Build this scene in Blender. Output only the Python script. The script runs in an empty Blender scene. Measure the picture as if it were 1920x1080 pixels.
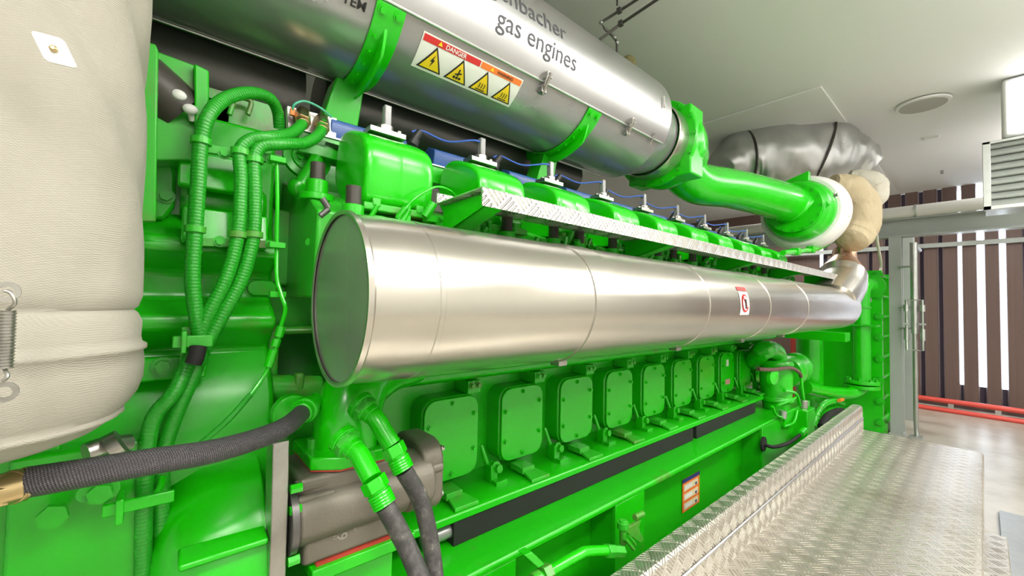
import bpy, bmesh, math, random
from mathutils import Vector, Matrix, noise
random.seed(4)
S = bpy.context.scene
COL = S.collection
PI = math.pi

# ------------------------------------------------------------------ camera
# world: X runs along the engine, Y from the camera to the engine, Z up; camera at the origin, floor at z = -1.35
FPX = 760.0
d1 = Vector((1845 - 960, 540 - 583, -FPX)); hz = Vector((1, -0.02, 0))
AX = d1.normalized(); AZ = hz.cross(d1).normalized()
if AZ.y < 0: AZ = -AZ
AY = AZ.cross(AX)
ROT = Matrix((AX, AY, AZ))
cd = bpy.data.cameras.new('camera'); cam = bpy.data.objects.new('camera', cd); COL.objects.link(cam)
cam.matrix_world = ROT.to_4x4(); cd.sensor_width = 36; cd.lens = FPX / 1920 * 36; cd.clip_start = 0.02
S.camera = cam
FLOOR, CEIL, WALLX = -1.35, 1.72, 8.3

# ------------------------------------------------------------------ world, lights, exposure
w = bpy.data.worlds.new('world'); S.world = w; w.use_nodes = True
w.node_tree.nodes['Background'].inputs[0].default_value = (0.80, 0.88, 1.0, 1)
w.node_tree.nodes['Background'].inputs[1].default_value = 9.0
S.view_settings.view_transform = 'Standard'; S.view_settings.look = 'None'
S.view_settings.exposure = 0.03; S.view_settings.gamma = 1; S.view_settings.use_curve_mapping = False
FILL_LAMPS = [(-0.9, -0.75), (0.9, -0.75), (2.7, -0.75), (4.2, -1.5), (6.3, -0.75), (-0.9, -2.3), (1.8, -2.3), (5.2, -2.3), (7.0, 1.9)]  # unseen ceiling lamps, added to light the room evenly
for i, (x, y) in enumerate(FILL_LAMPS):
    ld = bpy.data.lights.new('fill_lamp_light', 'AREA'); ld.shape = 'RECTANGLE'; ld.size = 1.25; ld.size_y = 0.34
    ld.energy = 30; ld.color = (1.0, 0.97, 0.91)
    lo = bpy.data.objects.new('fill_lamp_light', ld); lo.location = (x, y, CEIL - 0.30); COL.objects.link(lo)
    ud = bpy.data.lights.new('ceiling_fill_uplight', 'AREA'); ud.shape = 'RECTANGLE'; ud.size = 1.25; ud.size_y = 0.3; ud.energy = 27; ud.color = (1.0, 0.98, 0.95)  # upward fill light, added to brighten the ceiling
    uo = bpy.data.objects.new('ceiling_fill_uplight', ud); uo.location = (x, y, CEIL - 0.20); uo.rotation_euler = (PI, 0, 0); COL.objects.link(uo)

def at(px, py, X=None, Y=None, Z=None):
    r = ROT @ Vector((px - 960, 540 - py, -FPX))
    if X is not None: return r * (X / r.x)
    if Y is not None: return r * (Y / r.y)
    return r * (Z / r.z)

# ------------------------------------------------------------------ node helper
class N:
    def __init__(s, nt, sock): s.nt = nt; s.k = sock
    def op(s, o, b=None, c=None):
        n = s.nt.nodes.new('ShaderNodeMath'); n.operation = o
        for i, v in enumerate((s, b, c)):
            if v is None: continue
            if isinstance(v, N): s.nt.links.new(v.k, n.inputs[i])
            else: n.inputs[i].default_value = v
        return N(s.nt, n.outputs[0])
    def __add__(s, b): return s.op('ADD', b)
    def __sub__(s, b): return s.op('SUBTRACT', b)
    def __mul__(s, b): return s.op('MULTIPLY', b)
def new_mat(name, col, rough=0.5, metal=0.0, coat=0.0):
    m = bpy.data.materials.new(name); m.use_nodes = True; nt = m.node_tree
    b = nt.nodes['Principled BSDF']; b.inputs['Base Color'].default_value = (*col, 1)
    b.inputs['Roughness'].default_value = rough; b.inputs['Metallic'].default_value = metal
    b.inputs['Coat Weight'].default_value = coat; b.inputs['Coat Roughness'].default_value = 0.22
    return m, nt, b
def coords(nt, kind='Object', scale=(1, 1, 1)):
    tc = nt.nodes.new('ShaderNodeTexCoord'); mp = nt.nodes.new('ShaderNodeMapping'); mp.inputs['Scale'].default_value = scale
    nt.links.new(tc.outputs[kind], mp.inputs[0]); return mp.outputs[0]
def noise_tex(nt, vec, scale, detail=4, rough=0.55):
    n = nt.nodes.new('ShaderNodeTexNoise'); n.inputs['Scale'].default_value = scale
    n.inputs['Detail'].default_value = detail; n.inputs['Roughness'].default_value = rough
    nt.links.new(vec, n.inputs['Vector']); return n.outputs['Fac']
def ramp(nt, fac, stops):
    r = nt.nodes.new('ShaderNodeValToRGB'); e = r.color_ramp.elements
    while len(e) < len(stops): e.new(0.5)
    for el, (p, c) in zip(e, stops):
        el.position = p; el.color = (*c, 1) if len(c) == 3 else c
    nt.links.new(fac, r.inputs[0]); return r.outputs[0]
def bump(nt, b, h, strength=0.3, dist=0.002, prev=None):
    n = nt.nodes.new('ShaderNodeBump'); n.inputs['Strength'].default_value = strength; n.inputs['Distance'].default_value = dist
    nt.links.new(h, n.inputs['Height'])
    if prev: nt.links.new(prev, n.inputs['Normal'])
    nt.links.new(n.outputs[0], b.inputs['Normal']); return n.outputs[0]
def mixc(nt, fac, a, c):
    n = nt.nodes.new('ShaderNodeMix'); n.data_type = 'RGBA'
    nt.links.new(fac, n.inputs[0])
    for v, i in ((a, 6), (c, 7)):
        if isinstance(v, tuple): n.inputs[i].default_value = (*v, 1)
        else: nt.links.new(v, n.inputs[i])
    return n.outputs[2]

M = {}
def paint(name, col, dirt=(0.16, 0.13, 0.055), rough=0.3, amount=0.62, bmp=0.25):
    m, nt, b = new_mat(name, col, rough, 0, 0.35); v = coords(nt)
    n1 = noise_tex(nt, v, 5.0, 8, 0.65)
    d = ramp(nt, n1, [(amount, (0, 0, 0)), (amount + 0.16, (0.75, 0.75, 0.75))])
    n2 = noise_tex(nt, v, 1.7, 3)
    base = mixc(nt, n2, tuple(c * 0.8 for c in col), tuple(min(1, c * 1.2) for c in col))
    nt.links.new(mixc(nt, d, base, dirt), b.inputs['Base Color'])
    bump(nt, b, noise_tex(nt, v, 60, 3), bmp, 0.0012); M[name] = m
paint('green', (0.010, 0.47, 0.003))
paint('green_dusty', (0.03, 0.46, 0.02), amount=0.5, rough=0.38)
paint('green_clean', (0.010, 0.55, 0.002), amount=0.8, rough=0.2, bmp=0.06)
paint('green_hose', (0.012, 0.33, 0.012), amount=0.66, rough=0.42)
paint('grey_paint', (0.36, 0.39, 0.37), dirt=(0.3, 0.29, 0.25), amount=0.6, rough=0.45)
paint('blue_plastic', (0.02, 0.09, 0.32), amount=0.75, rough=0.45)
paint('red_paint', (0.68, 0.07, 0.05), amount=0.75, rough=0.4)
def metal(name, col, rough=0.28, stretch=(1.5, 30, 30), bm=0.12, var=0.22, noi=2.2, rv=0.10, mt=1.0):
    m, nt, b = new_mat(name, col, rough, mt); v = coords(nt, scale=stretch)
    n = noise_tex(nt, v, 3.0, 0)
    bump(nt, b, n, bm, 0.0005)
    n2 = noise_tex(nt, coords(nt), noi, 5, 0.6)
    nt.links.new(mixc(nt, n2, tuple(c * (1 - var) for c in col), tuple(min(1, c * (1 + var)) for c in col)), b.inputs['Base Color'])
    r = N(nt, n2) * (rv * 2) + (rough - rv); nt.links.new(r.k, b.inputs['Roughness']); M[name] = m
metal('steel_warm', (0.58, 0.55, 0.495), 0.25, rv=0.05, var=0.10, mt=0.9)
metal('steel_disc', (0.33, 0.34, 0.31), 0.25, (4, 4, 4), 0.06, mt=0.6)
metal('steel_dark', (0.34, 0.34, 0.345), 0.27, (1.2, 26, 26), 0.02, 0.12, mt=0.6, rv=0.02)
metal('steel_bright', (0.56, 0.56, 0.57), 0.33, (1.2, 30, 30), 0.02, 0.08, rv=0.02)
metal('steel_pipe_dark', (0.14, 0.135, 0.13), 0.36, mt=0.6)
metal('copper_heat', (0.72, 0.45, 0.30), 0.3, (6, 6, 6), 0.1, 0.3, 9)
metal('brass', (0.55, 0.42, 0.22), 0.35, (20, 20, 20), 0.2)
metal('zinc', (0.42, 0.41, 0.38), 0.38, (30, 30, 30), 0.2, 0.35, 20)
metal('galvanised', (0.52, 0.54, 0.52), 0.42, (10, 10, 10), 0.15, 0.2, 12)
metal('foil', (0.60, 0.60, 0.61), 0.42, (14, 14, 14), 0.55, 0.2, 6)
m, nt, b = new_mat('cast_iron', (0.17, 0.155, 0.125), 0.45, 0.35); v = coords(nt)
nt.links.new(mixc(nt, noise_tex(nt, v, 9, 6), (0.11, 0.10, 0.08), (0.26, 0.235, 0.19)), b.inputs['Base Color'])
bump(nt, b, noise_tex(nt, v, 170, 2), 0.5, 0.0012); M['cast_iron'] = m
for nm, c, r in (('black_rubber', (0.010, 0.010, 0.0095), 0.75), ('black_plastic', (0.03, 0.03, 0.03), 0.4), ('cap_brown', (0.045, 0.038, 0.03), 0.45),
                 ('pink_gasket', (0.50, 0.26, 0.22), 0.6), ('white_cable', (0.75, 0.72, 0.62), 0.5), ('blue_cable', (0.05, 0.13, 0.55), 0.4),
                 ('teal_cable', (0.05, 0.42, 0.25), 0.4), ('orange', (0.85, 0.22, 0.02), 0.5), ('label_white', (0.80, 0.80, 0.77), 0.4),
                 ('label_red', (0.62, 0.02, 0.02), 0.4), ('label_orange', (0.85, 0.20, 0.03), 0.4), ('label_yellow', (0.85, 0.62, 0.01), 0.4),
                 ('ink', (0.012, 0.012, 0.012), 0.5), ('ink_grey', (0.07, 0.07, 0.08), 0.5), ('label_cream', (0.75, 0.66, 0.42), 0.5), ('navy', (0.03, 0.05, 0.2), 0.5),
                 ('clear_plastic', (0.24, 0.24, 0.24), 0.2), ('brown_cable', (0.13, 0.07, 0.055), 0.5), ('ceiling_grey', (0.42, 0.41, 0.38), 0.7),
                 ('seal_red', (0.45, 0.05, 0.03), 0.6), ('pad_olive', (0.23, 0.21, 0.09), 0.9), ('cloth_black', (0.05, 0.05, 0.05), 0.8)):
    m, nt, b = new_mat(nm, c, r); bump(nt, b, noise_tex(nt, coords(nt), 80, 2), 0.15, 0.001); M[nm] = m
# braided hose, worn black hose
m, nt, b = new_mat('braid', (0.05, 0.045, 0.05), 0.42)
tc = nt.nodes.new('ShaderNodeTexCoord'); sp = nt.nodes.new('ShaderNodeSeparateXYZ'); nt.links.new(tc.outputs['UV'], sp.inputs[0])
u, vv = N(nt, sp.outputs[0]), N(nt, sp.outputs[1])
a1 = (u * 1500.0 + vv * (2 * PI * 16)).op('SINE'); a2 = (u * 700.0 - vv * (2 * PI * 26)).op('SINE')
h = a1 * a2
nt.links.new(ramp(nt, (h * 0.5 + 0.5).k, [(0.25, (0.035, 0.031, 0.035)), (0.8, (0.12, 0.108, 0.12))]), b.inputs['Base Color'])
bump(nt, b, h.k, 0.6, 0.0015); M['braid'] = m
m, nt, b = new_mat('worn_hose', (0.06, 0.06, 0.06), 0.55); v = coords(nt)
nt.links.new(ramp(nt, noise_tex(nt, v, 45, 5, 0.7), [(0.45, (0.045, 0.043, 0.042)), (0.62, (0.10, 0.095, 0.09)), (0.72, (0.28, 0.26, 0.22))]), b.inputs['Base Color'])
bump(nt, b, noise_tex(nt, v, 90, 3), 0.3, 0.001); M['worn_hose'] = m
# insulation cloths
def cloth(name, ca, cb, weave=2400.0, rough=0.75, wr=5.0, ws=0.9):
    m, nt, b = new_mat(name, ca, rough); v = coords(nt)
    n1 = noise_tex(nt, v, 3.2, 5)
    nt.links.new(mixc(nt, n1, ca, cb), b.inputs['Base Color'])
    sp = nt.nodes.new('ShaderNodeSeparateXYZ'); nt.links.new(v, sp.inputs[0])
    x, y, z = (N(nt, sp.outputs[i]) for i in range(3))
    wv = ((x - y) * weave).op('SINE') * (z * weave + (x - y) * (weave * 0.35)).op('SINE')
    p = bump(nt, b, noise_tex(nt, coords(nt, scale=(1, 1, 0.55)), wr, 3, 0.5), ws, 0.03)
    bump(nt, b, wv.k, 0.22, 0.0012, p); M[name] = m
cloth('jacket_cloth', (0.40, 0.38, 0.32), (0.33, 0.31, 0.26))
cloth('beige_cloth', (0.58, 0.49, 0.33), (0.44, 0.36, 0.22) , 1500, wr=12, ws=0.9)
cloth('white_cloth', (0.72, 0.69, 0.60), (0.60, 0.57, 0.48) , 1500, wr=9, ws=0.8)
# five-bar tread plate: pattern in metres on the UVs
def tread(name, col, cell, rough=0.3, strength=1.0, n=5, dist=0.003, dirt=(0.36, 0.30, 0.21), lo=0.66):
    m, nt, b = new_mat(name, col, rough, 0.8)
    tc = nt.nodes.new('ShaderNodeTexCoord'); sp = nt.nodes.new('ShaderNodeSeparateXYZ'); nt.links.new(tc.outputs['UV'], sp.inputs[0])
    u, v = N(nt, sp.outputs[0]) * (1 / cell), N(nt, sp.outputs[1]) * (1 / cell)
    a = (u + v) * 0.7071; c = (u - v) * 0.7071
    par = ((a.op('FLOOR') + c.op('FLOOR')) * 0.5).op('FRACT') * 2.0       # 0 or 1 by chequer
    fa = a.op('FRACT') - 0.5; fc = c.op('FRACT') - 0.5
    al = fa + (fc - fa) * par; ac = fc + (fa - fc) * par                    # along / across the bars
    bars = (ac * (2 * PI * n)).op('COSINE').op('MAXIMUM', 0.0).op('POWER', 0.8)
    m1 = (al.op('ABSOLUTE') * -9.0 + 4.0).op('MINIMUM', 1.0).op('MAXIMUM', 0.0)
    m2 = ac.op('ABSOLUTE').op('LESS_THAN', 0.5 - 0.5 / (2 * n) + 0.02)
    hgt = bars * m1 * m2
    nz = noise_tex(nt, tc.outputs['Object'], 2.2, 7, 0.7)
    base = mixc(nt, nz, col, tuple(x * 0.78 for x in col))
    df = ramp(nt, nz, [(0.52, (0, 0, 0)), (0.72, (0.7, 0.7, 0.7))])
    bar_shade = mixc(nt, hgt.k, tuple(x * lo for x in col), col)     # shading put into the colour: darker between raised bars, lighter tops
    mulc = nt.nodes.new('ShaderNodeMix'); mulc.data_type = 'RGBA'; mulc.inputs[0].default_value = 0.6; nt.links.new(base, mulc.inputs[6]); nt.links.new(bar_shade, mulc.inputs[7])
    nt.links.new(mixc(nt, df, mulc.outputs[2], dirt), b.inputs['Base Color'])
    bump(nt, b, hgt.k, strength, dist)
    r = hgt * -0.1 + (rough + 0.05); nt.links.new(r.k, b.inputs['Roughness']); M[name] = m
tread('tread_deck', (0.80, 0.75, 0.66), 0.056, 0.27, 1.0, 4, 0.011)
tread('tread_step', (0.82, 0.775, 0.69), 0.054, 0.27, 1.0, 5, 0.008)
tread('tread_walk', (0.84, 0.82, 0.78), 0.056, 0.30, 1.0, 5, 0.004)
# room
m, nt, b = new_mat('ceiling_white', (0.74, 0.74, 0.725), 0.75); bump(nt, b, noise_tex(nt, coords(nt), 30, 3), 0.08, 0.002); M['ceiling_white'] = m
m, nt, b = new_mat('wall_white', (0.66, 0.65, 0.62), 0.7); bump(nt, b, noise_tex(nt, coords(nt), 25, 3), 0.1, 0.002); M['wall_white'] = m
m, nt, b = new_mat('concrete', (0.36, 0.34, 0.29), 0.32); v = coords(nt)
nt.links.new(ramp(nt, noise_tex(nt, v, 2.4, 8, 0.62), [(0.3, (0.27, 0.24, 0.18)), (0.5, (0.40, 0.37, 0.31)), (0.75, (0.50, 0.475, 0.41))]), b.inputs['Base Color'])
bump(nt, b, noise_tex(nt, v, 9, 5), 0.12, 0.004); M['concrete'] = m
m, nt, b = new_mat('slat_brown', (0.12, 0.075, 0.065), 0.5); v = coords(nt, scale=(40, 40, 0.4))
nt.links.new(mixc(nt, noise_tex(nt, v, 2, 3), (0.10, 0.06, 0.052), (0.165, 0.105, 0.088)), b.inputs['Base Color']); M['slat_brown'] = m
m, nt, b = new_mat('slat_dark', (0.035, 0.025, 0.04), 0.6); M['slat_dark'] = m
def emis(name, col, s):
    m, nt, b = new_mat(name, (0.8, 0.8, 0.8), 0.4); b.inputs['Emission Color'].default_value = (*col, 1); b.inputs['Emission Strength'].default_value = s; M[name] = m
emis('fill_lamp_glow', (1, 0.985, 0.95), 3.0)

# ------------------------------------------------------------------ mesh builder
SPLIT = {'bolt', 'flange_bolt', 'bracket_bolt', 'elbow_fitting', 'clip', 'boss', 'foot', 'clamp', 'cap_screw', 'end_bolt', 'handle_clip', 'hook', 'eyelet',
         'cover_plate', 'green_bolt', 'spring', 'black_wrap', 'plate', 'inspection_plug', 'connector', 'small_pipe', 'drain_lever', 'coolant_elbow', 'fitting'}
class MB:
    def __init__(s):
        s.b = bmesh.new(); s.uv = s.b.loops.layers.uv.new('UVMap'); s.mi = 0
    def face(s, vs, uvs=None, mi=None):
        try: f = s.b.faces.new(vs)
        except ValueError: return None
        f.smooth = True; f.material_index = s.mi if mi is None else mi
        if uvs:
            for l, q in zip(f.loops, uvs): l[s.uv].uv = q
        return f
    def prism(s, pts, vec):
        """closed polygon extruded by vec"""
        vec = Vector(vec); pts = [Vector(p) for p in pts]; n = len(pts)
        a = [s.b.verts.new(p) for p in pts]; c = [s.b.verts.new(p + vec) for p in pts]
        s.face(a); s.face(list(reversed(c)))
        for i in range(n): s.face([a[i], c[i], c[(i + 1) % n], a[(i + 1) % n]])
        return s
    def profile(s, yz, x0, x1):
        """closed (y, z) profile swept along X, UV in metres along the sweep"""
        ns = max(1, int((x1 - x0) / 0.5)); xs = [x0 + (x1 - x0) * i / ns for i in range(ns + 1)]
        L = [0.0]
        for i in range(len(yz)):
            p, q = yz[i], yz[(i + 1) % len(yz)]; L.append(L[-1] + math.hypot(p[0] - q[0], p[1] - q[1]))
        R = [[s.b.verts.new((x, y, z)) for y, z in yz] for x in xs]; n = len(yz)
        for k in range(ns):
            for i in range(n):
                j = (i + 1) % n
                s.face([R[k][i], R[k + 1][i], R[k + 1][j], R[k][j]], [(xs[k], L[i]), (xs[k + 1], L[i]), (xs[k + 1], L[i + 1]), (xs[k], L[i + 1])])
        s.face(list(reversed(R[0]))); s.face(R[-1]); return s
    def box(s, c, size, rot=None):
        x, y, z = (q / 2 for q in size); c = Vector(c); rot = rot or Matrix.Identity(3)
        P = [c + rot @ Vector((a * x, b_ * y, d * z)) for d in (-1, 1) for a, b_ in ((-1, -1), (1, -1), (1, 1), (-1, 1))]
        v = [s.b.verts.new(p) for p in P]
        for f in ((3, 2, 1, 0), (4, 5, 6, 7), (0, 1, 5, 4), (1, 2, 6, 5), (2, 3, 7, 6), (3, 0, 4, 7)): s.face([v[i] for i in f])
        return s
    def rings(s, R, caps=True, us=None):
        V = [[s.b.verts.new(p) for p in r] for r in R]; n = len(R[0])
        for k in range(len(V) - 1):
            ua, ub = (us[k], us[k + 1]) if us else (k, k + 1)
            for i in range(n):
                j = (i + 1) % n
                s.face([V[k][i], V[k][j], V[k + 1][j], V[k + 1][i]], [(ua, i / n), (ua, (i + 1) / n), (ub, (i + 1) / n), (ub, i / n)])
        if caps: s.face(list(reversed(V[0]))); s.face(V[-1])
        return s
    def lathe(s, o, ax, prof, seg=32, caps=True):
        o = Vector(o); ax = Vector(ax).normalized(); t = ax.orthogonal().normalized(); t2 = ax.cross(t)
        R = [[o + ax * d + (t * math.cos(2 * PI * i / seg) + t2 * math.sin(2 * PI * i / seg)) * r for i in range(seg)] for d, r in prof]
        us = [0.0]
        for k in range(1, len(prof)): us.append(us[-1] + math.dist(prof[k], prof[k - 1]))
        return s.rings(R, caps, us)
    def cyl(s, a, c, r, r2=None, seg=20):
        a = Vector(a); c = Vector(c); L = (c - a).length
        return s.lathe(a, c - a, [(0, r), (L, r if r2 is None else r2)], seg)
    def bolt(s, p, ax, r=0.009, h=0.008, washer=True):
        p = Vector(p); ax = Vector(ax).normalized()
        if washer: s.cyl(p, p + ax * h * 0.3, r * 1.45, seg=14)
        s.cyl(p + ax * h * 0.25, p + ax * h * 1.2, r, seg=6); return s
    def tube(s, pts, r, n=14, sub=8, ribs=0, depth=0.12, smooth=True, nz=None, rs=None, caps=True):
        P = [Vector(p) for p in pts]
        if smooth and len(P) > 2:
            Q = []; Rr = []
            for i in range(len(P) - 1):
                p0 = P[i - 1] if i else P[i] * 2 - P[i + 1]; p3 = P[i + 2] if i + 2 < len(P) else P[i + 1] * 2 - P[i]
                for k in range(sub):
                    t = k / sub; p1, p2 = P[i], P[i + 1]
                    Q.append(0.5 * ((2 * p1) + (p2 - p0) * t + (2 * p0 - 5 * p1 + 4 * p2 - p3) * t * t + (3 * p1 - p0 - 3 * p2 + p3) * t ** 3))
                    if rs: Rr.append(rs[i] + (rs[i + 1] - rs[i]) * t)
            Q.append(P[-1]); Rr.append(rs[-1] if rs else r)
        else: Q = P; Rr = list(rs) if rs else []
        if ribs:
            D = [0.0]
            for i in range(1, len(Q)): D.append(D[-1] + (Q[i] - Q[i - 1]).length)
            m_ = max(4, int(D[-1] / ribs) * 4); T = []; k = 0
            for i in range(m_ + 1):
                t = D[-1] * i / m_
                while k < len(D) - 2 and D[k + 1] < t: k += 1
                T.append(Q[k].lerp(Q[k + 1], (t - D[k]) / max(1e-9, D[k + 1] - D[k])))
            Q = T; Rr = [r * (1 - depth * (0.0, 0.5, 1.0, 0.5)[i % 4]) for i in range(len(Q))]
        if len(Rr) != len(Q): Rr = [r] * len(Q)
        tang = [(Q[min(i + 1, len(Q) - 1)] - Q[max(i - 1, 0)]).normalized() for i in range(len(Q))]
        u = tang[0].orthogonal().normalized(); R = []; us = []; L = 0
        for i, q in enumerate(Q):
            u = (u - tang[i] * u.dot(tang[i])).normalized(); v = tang[i].cross(u)
            if i: L += (q - Q[i - 1]).length
            us.append(L); ring = []
            for k in range(n):
                d = u * math.cos(2 * PI * k / n) + v * math.sin(2 * PI * k / n); p = q + d * Rr[i]
                if nz: p = p + d * nz[0] * noise.fractal(p * nz[1], 0.9, 2.0, 4)
                ring.append(p)
            R.append(ring)
        return s.rings(R, caps, us)
    def ball(s, c, r, sc=(1, 1, 1), seg=16):
        c = Vector(c); R = []
        for i in range(1, seg // 2):
            a = PI * i / (seg // 2); R.append([c + Vector((math.sin(a) * math.cos(2 * PI * k / seg) * r * sc[0], math.sin(a) * math.sin(2 * PI * k / seg) * r * sc[1], -math.cos(a) * r * sc[2])) for k in range(seg)])
        V = [[s.b.verts.new(p) for p in q] for q in R]
        for a in range(len(V) - 1):
            for k in range(seg): s.face([V[a][k], V[a][(k + 1) % seg], V[a + 1][(k + 1) % seg], V[a + 1][k]])
        for ring, zz in ((V[0], -1), (V[-1], 1)):
            t = s.b.verts.new(c + Vector((0, 0, zz * r * sc[2])))
            for k in range(seg):
                j = (k + 1) % seg; s.face([t, ring[j], ring[k]] if zz < 0 else [t, ring[k], ring[j]])
        return s
    def rrect(s, o, U, V, w, h, r, depth, seg=5):
        """rounded rectangle plate centred on o in the plane (U, V), extruded by depth vector"""
        o = Vector(o); U = Vector(U); V = Vector(V); P = []
        for cx, cy, a0 in ((w / 2 - r, h / 2 - r, 0), (-w / 2 + r, h / 2 - r, PI / 2), (-w / 2 + r, -h / 2 + r, PI), (w / 2 - r, -h / 2 + r, 1.5 * PI)):
            for k in range(seg + 1):
                a = a0 + PI / 2 * k / seg; P.append(o + U * (cx + r * math.cos(a)) + V * (cy + r * math.sin(a)))
        return s.prism(P, depth)
    def islands(s):
        s.b.verts.index_update(); seen = set(); out = []
        for v in s.b.verts:
            if v.index in seen: continue
            st = [v]; seen.add(v.index); isl = []
            while st:
                q = st.pop(); isl.append(q)
                for e in q.link_edges:
                    w2 = e.other_vert(q)
                    if w2.index not in seen: seen.add(w2.index); st.append(w2)
            lo = [min(q.co[k] for q in isl) - 0.001 for k in range(3)]; hi = [max(q.co[k] for q in isl) + 0.001 for k in range(3)]
            out.append([lo, hi, isl])
        ch = True
        while ch:
            ch = False
            for i in range(len(out)):
                for j in range(i + 1, len(out)):
                    a, c = out[i], out[j]
                    if all(a[0][k] <= c[1][k] and c[0][k] <= a[1][k] for k in range(3)):
                        out[i] = [[min(a[0][k], c[0][k]) for k in range(3)], [max(a[1][k], c[1][k]) for k in range(3)], a[2] + c[2]]
                        out.pop(j); ch = True; break
                if ch: break
        return [o[2] for o in out]
    def build(s, name, mats, parent=None, bevel=0.0, angle=35, seg=2):
        if parent and name in SPLIT:
            cl = s.islands()
            if len(cl) > 1:
                for grp in cl[1:]:
                    keep = {v.index for v in grp}; nb_ = MB(); mp = {}
                    for v in grp: mp[v.index] = nb_.b.verts.new(v.co)
                    for f in s.b.faces:
                        if f.verts[0].index in keep: nb_.face([mp[v.index] for v in f.verts], [tuple(l[s.uv].uv) for l in f.loops], f.material_index)
                    nb_.build(name, mats, parent, bevel, angle, seg)
                dele = [v for g in cl[1:] for v in g]; bmesh.ops.delete(s.b, geom=dele, context='VERTS')
        bmesh.ops.recalc_face_normals(s.b, faces=s.b.faces)
        me = bpy.data.meshes.new(name); s.b.to_mesh(me); s.b.free()
        for m_ in (mats if isinstance(mats, (list, tuple)) else [mats]): me.materials.append(M[m_])
        try: me.set_sharp_from_angle(angle=math.radians(angle))
        except Exception: pass
        o = bpy.data.objects.new(name, me); COL.objects.link(o)
        if parent:
            o.parent = parent; o.matrix_parent_inverse = Matrix.Translation(-parent.location) if parent.type == 'EMPTY' else Matrix.Identity(4)
            if parent.type != 'EMPTY': pass
        if bevel:
            md = o.modifiers.new('bevel', 'BEVEL'); md.width = bevel; md.segments = seg; md.limit_method = 'ANGLE'; md.angle_limit = math.radians(40)
        return o
def tag(o, label, cat, group=None, kind=None):
    o['label'] = label; o['category'] = cat
    if group: o['group'] = group
    if kind: o['kind'] = kind
    return o
def thing(name, loc, label, cat, group=None):
    o = bpy.data.objects.new(name, None); COL.objects.link(o); o.location = loc; o.empty_display_size = 0.1
    return tag(o, label, cat, group)
def struct(o): o['kind'] = 'structure'; return o
def copy_child(c, parent, off):
    """copy a part (built in world coordinates) shifted by off under the same or another parent, with its sub-parts"""
    d = c.copy(); COL.objects.link(d); d.parent = parent; d.location = c.location + Vector(off)
    for g in c.children:
        e = g.copy(); COL.objects.link(e); e.parent = d
    return d
V3 = Vector

# ================================================================== ROOM
X0, X1, Y0, Y1 = -2.6, WALLX, -3.2, 5.0
struct(MB().box(((X0 + X1) / 2, (Y0 + Y1) / 2, FLOOR - 0.1), (X1 - X0 + 0.6, Y1 - Y0 + 0.4, 0.2)).build('floor', 'concrete'))
struct(MB().box(((X0 + X1) / 2, (Y0 + Y1) / 2, CEIL + 0.1), (X1 - X0 + 0.6, Y1 - Y0 + 0.4, 0.2)).build('ceiling', 'ceiling_white'))
hh = CEIL - FLOOR; hc = (CEIL + FLOOR) / 2
struct(MB().box(((X0 + X1) / 2, Y0 - 0.1, hc), (X1 - X0 + 0.6, 0.2, hh)).build('wall_back', 'wall_white'))
struct(MB().box(((X0 + X1) / 2, Y1 + 0.1, hc), (X1 - X0 + 0.6, 0.2, hh)).build('wall_front', 'wall_white'))
struct(MB().box((X0 - 0.1, (Y0 + Y1) / 2, hc), (0.2, Y1 - Y0, hh)).build('wall_left', 'wall_white'))
# raised ceiling field behind the engine (lower step edge)
struct(MB().box((5.9, 2.9, CEIL - 0.006), (4.2, 4.2, 0.014)).build('trim_1', 'ceiling_white', bevel=0.004))
# slatted end wall: upper and lower closed bands of the wall, slats between
WB = at(1717, 739, X=WALLX).z; WT = 0.86
w_ = MB().box((WALLX + 0.14, (Y0 + Y1) / 2, (FLOOR + WB) / 2), (0.1, Y1 - Y0, WB - FLOOR + 0.02))
w_.box((WALLX + 0.14, (Y0 - 0.7) / 2 - 0.35, hc), (0.1, abs(Y0 + 0.7), hh)); w_.box((WALLX + 0.14, 3.4, hc), (0.1, 3.2, hh))
struct(w_.build('wall_right', 'slat_brown'))
t = thing('slatted_facade', (WALLX, 0.5, FLOOR), 'brown vertical slats of the end wall with daylight between them', 'slatted wall')
gap_w = {0: 0.055, 1: 0.026, -1: 0.042}
edges = []
for k in range(-7, 10):
    yc = 0.02 + 0.187 * k; g = gap_w.get(k, 0.04); edges.append((yc - g / 2, yc + g / 2, k in gap_w))
for (a, b2) in zip(edges[:-1], edges[1:]):
    ya, yb = a[1], b2[0]; b_ = MB(); z0 = WB - 0.03
    b_.prism([(WALLX + 0.02, ya + 0.003, z0), (WALLX - 0.02, ya + 0.010, z0), (WALLX - 0.02, yb - 0.010, z0), (WALLX + 0.02, yb - 0.003, z0), (WALLX + 0.04, yb, z0), (WALLX + 0.04, ya, z0)], (0, 0, CEIL - z0))
    b_.build('slat', 'slat_brown', t)
for ya, yb, op in edges:
    zb_ = WB - 0.05; zt_ = CEIL if not op else -1.02
    MB().box((WALLX + 0.075, (ya + yb) / 2, (zb_ + zt_) / 2), (0.01, yb - ya + 0.05, zt_ - zb_)).build('rear_slat', 'slat_dark', t)
MB().box((WALLX - 0.05, 0.4, at(1800, 462, X=WALLX).z + 0.03), (0.05, 4.0, 0.06)).build('cross_rail', 'grey_paint', t)
MB().box((WALLX + 0.0, 0.4, 1.30), (0.06, 4.0, 0.05)).build('cross_rail', 'slat_brown', t)
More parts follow.
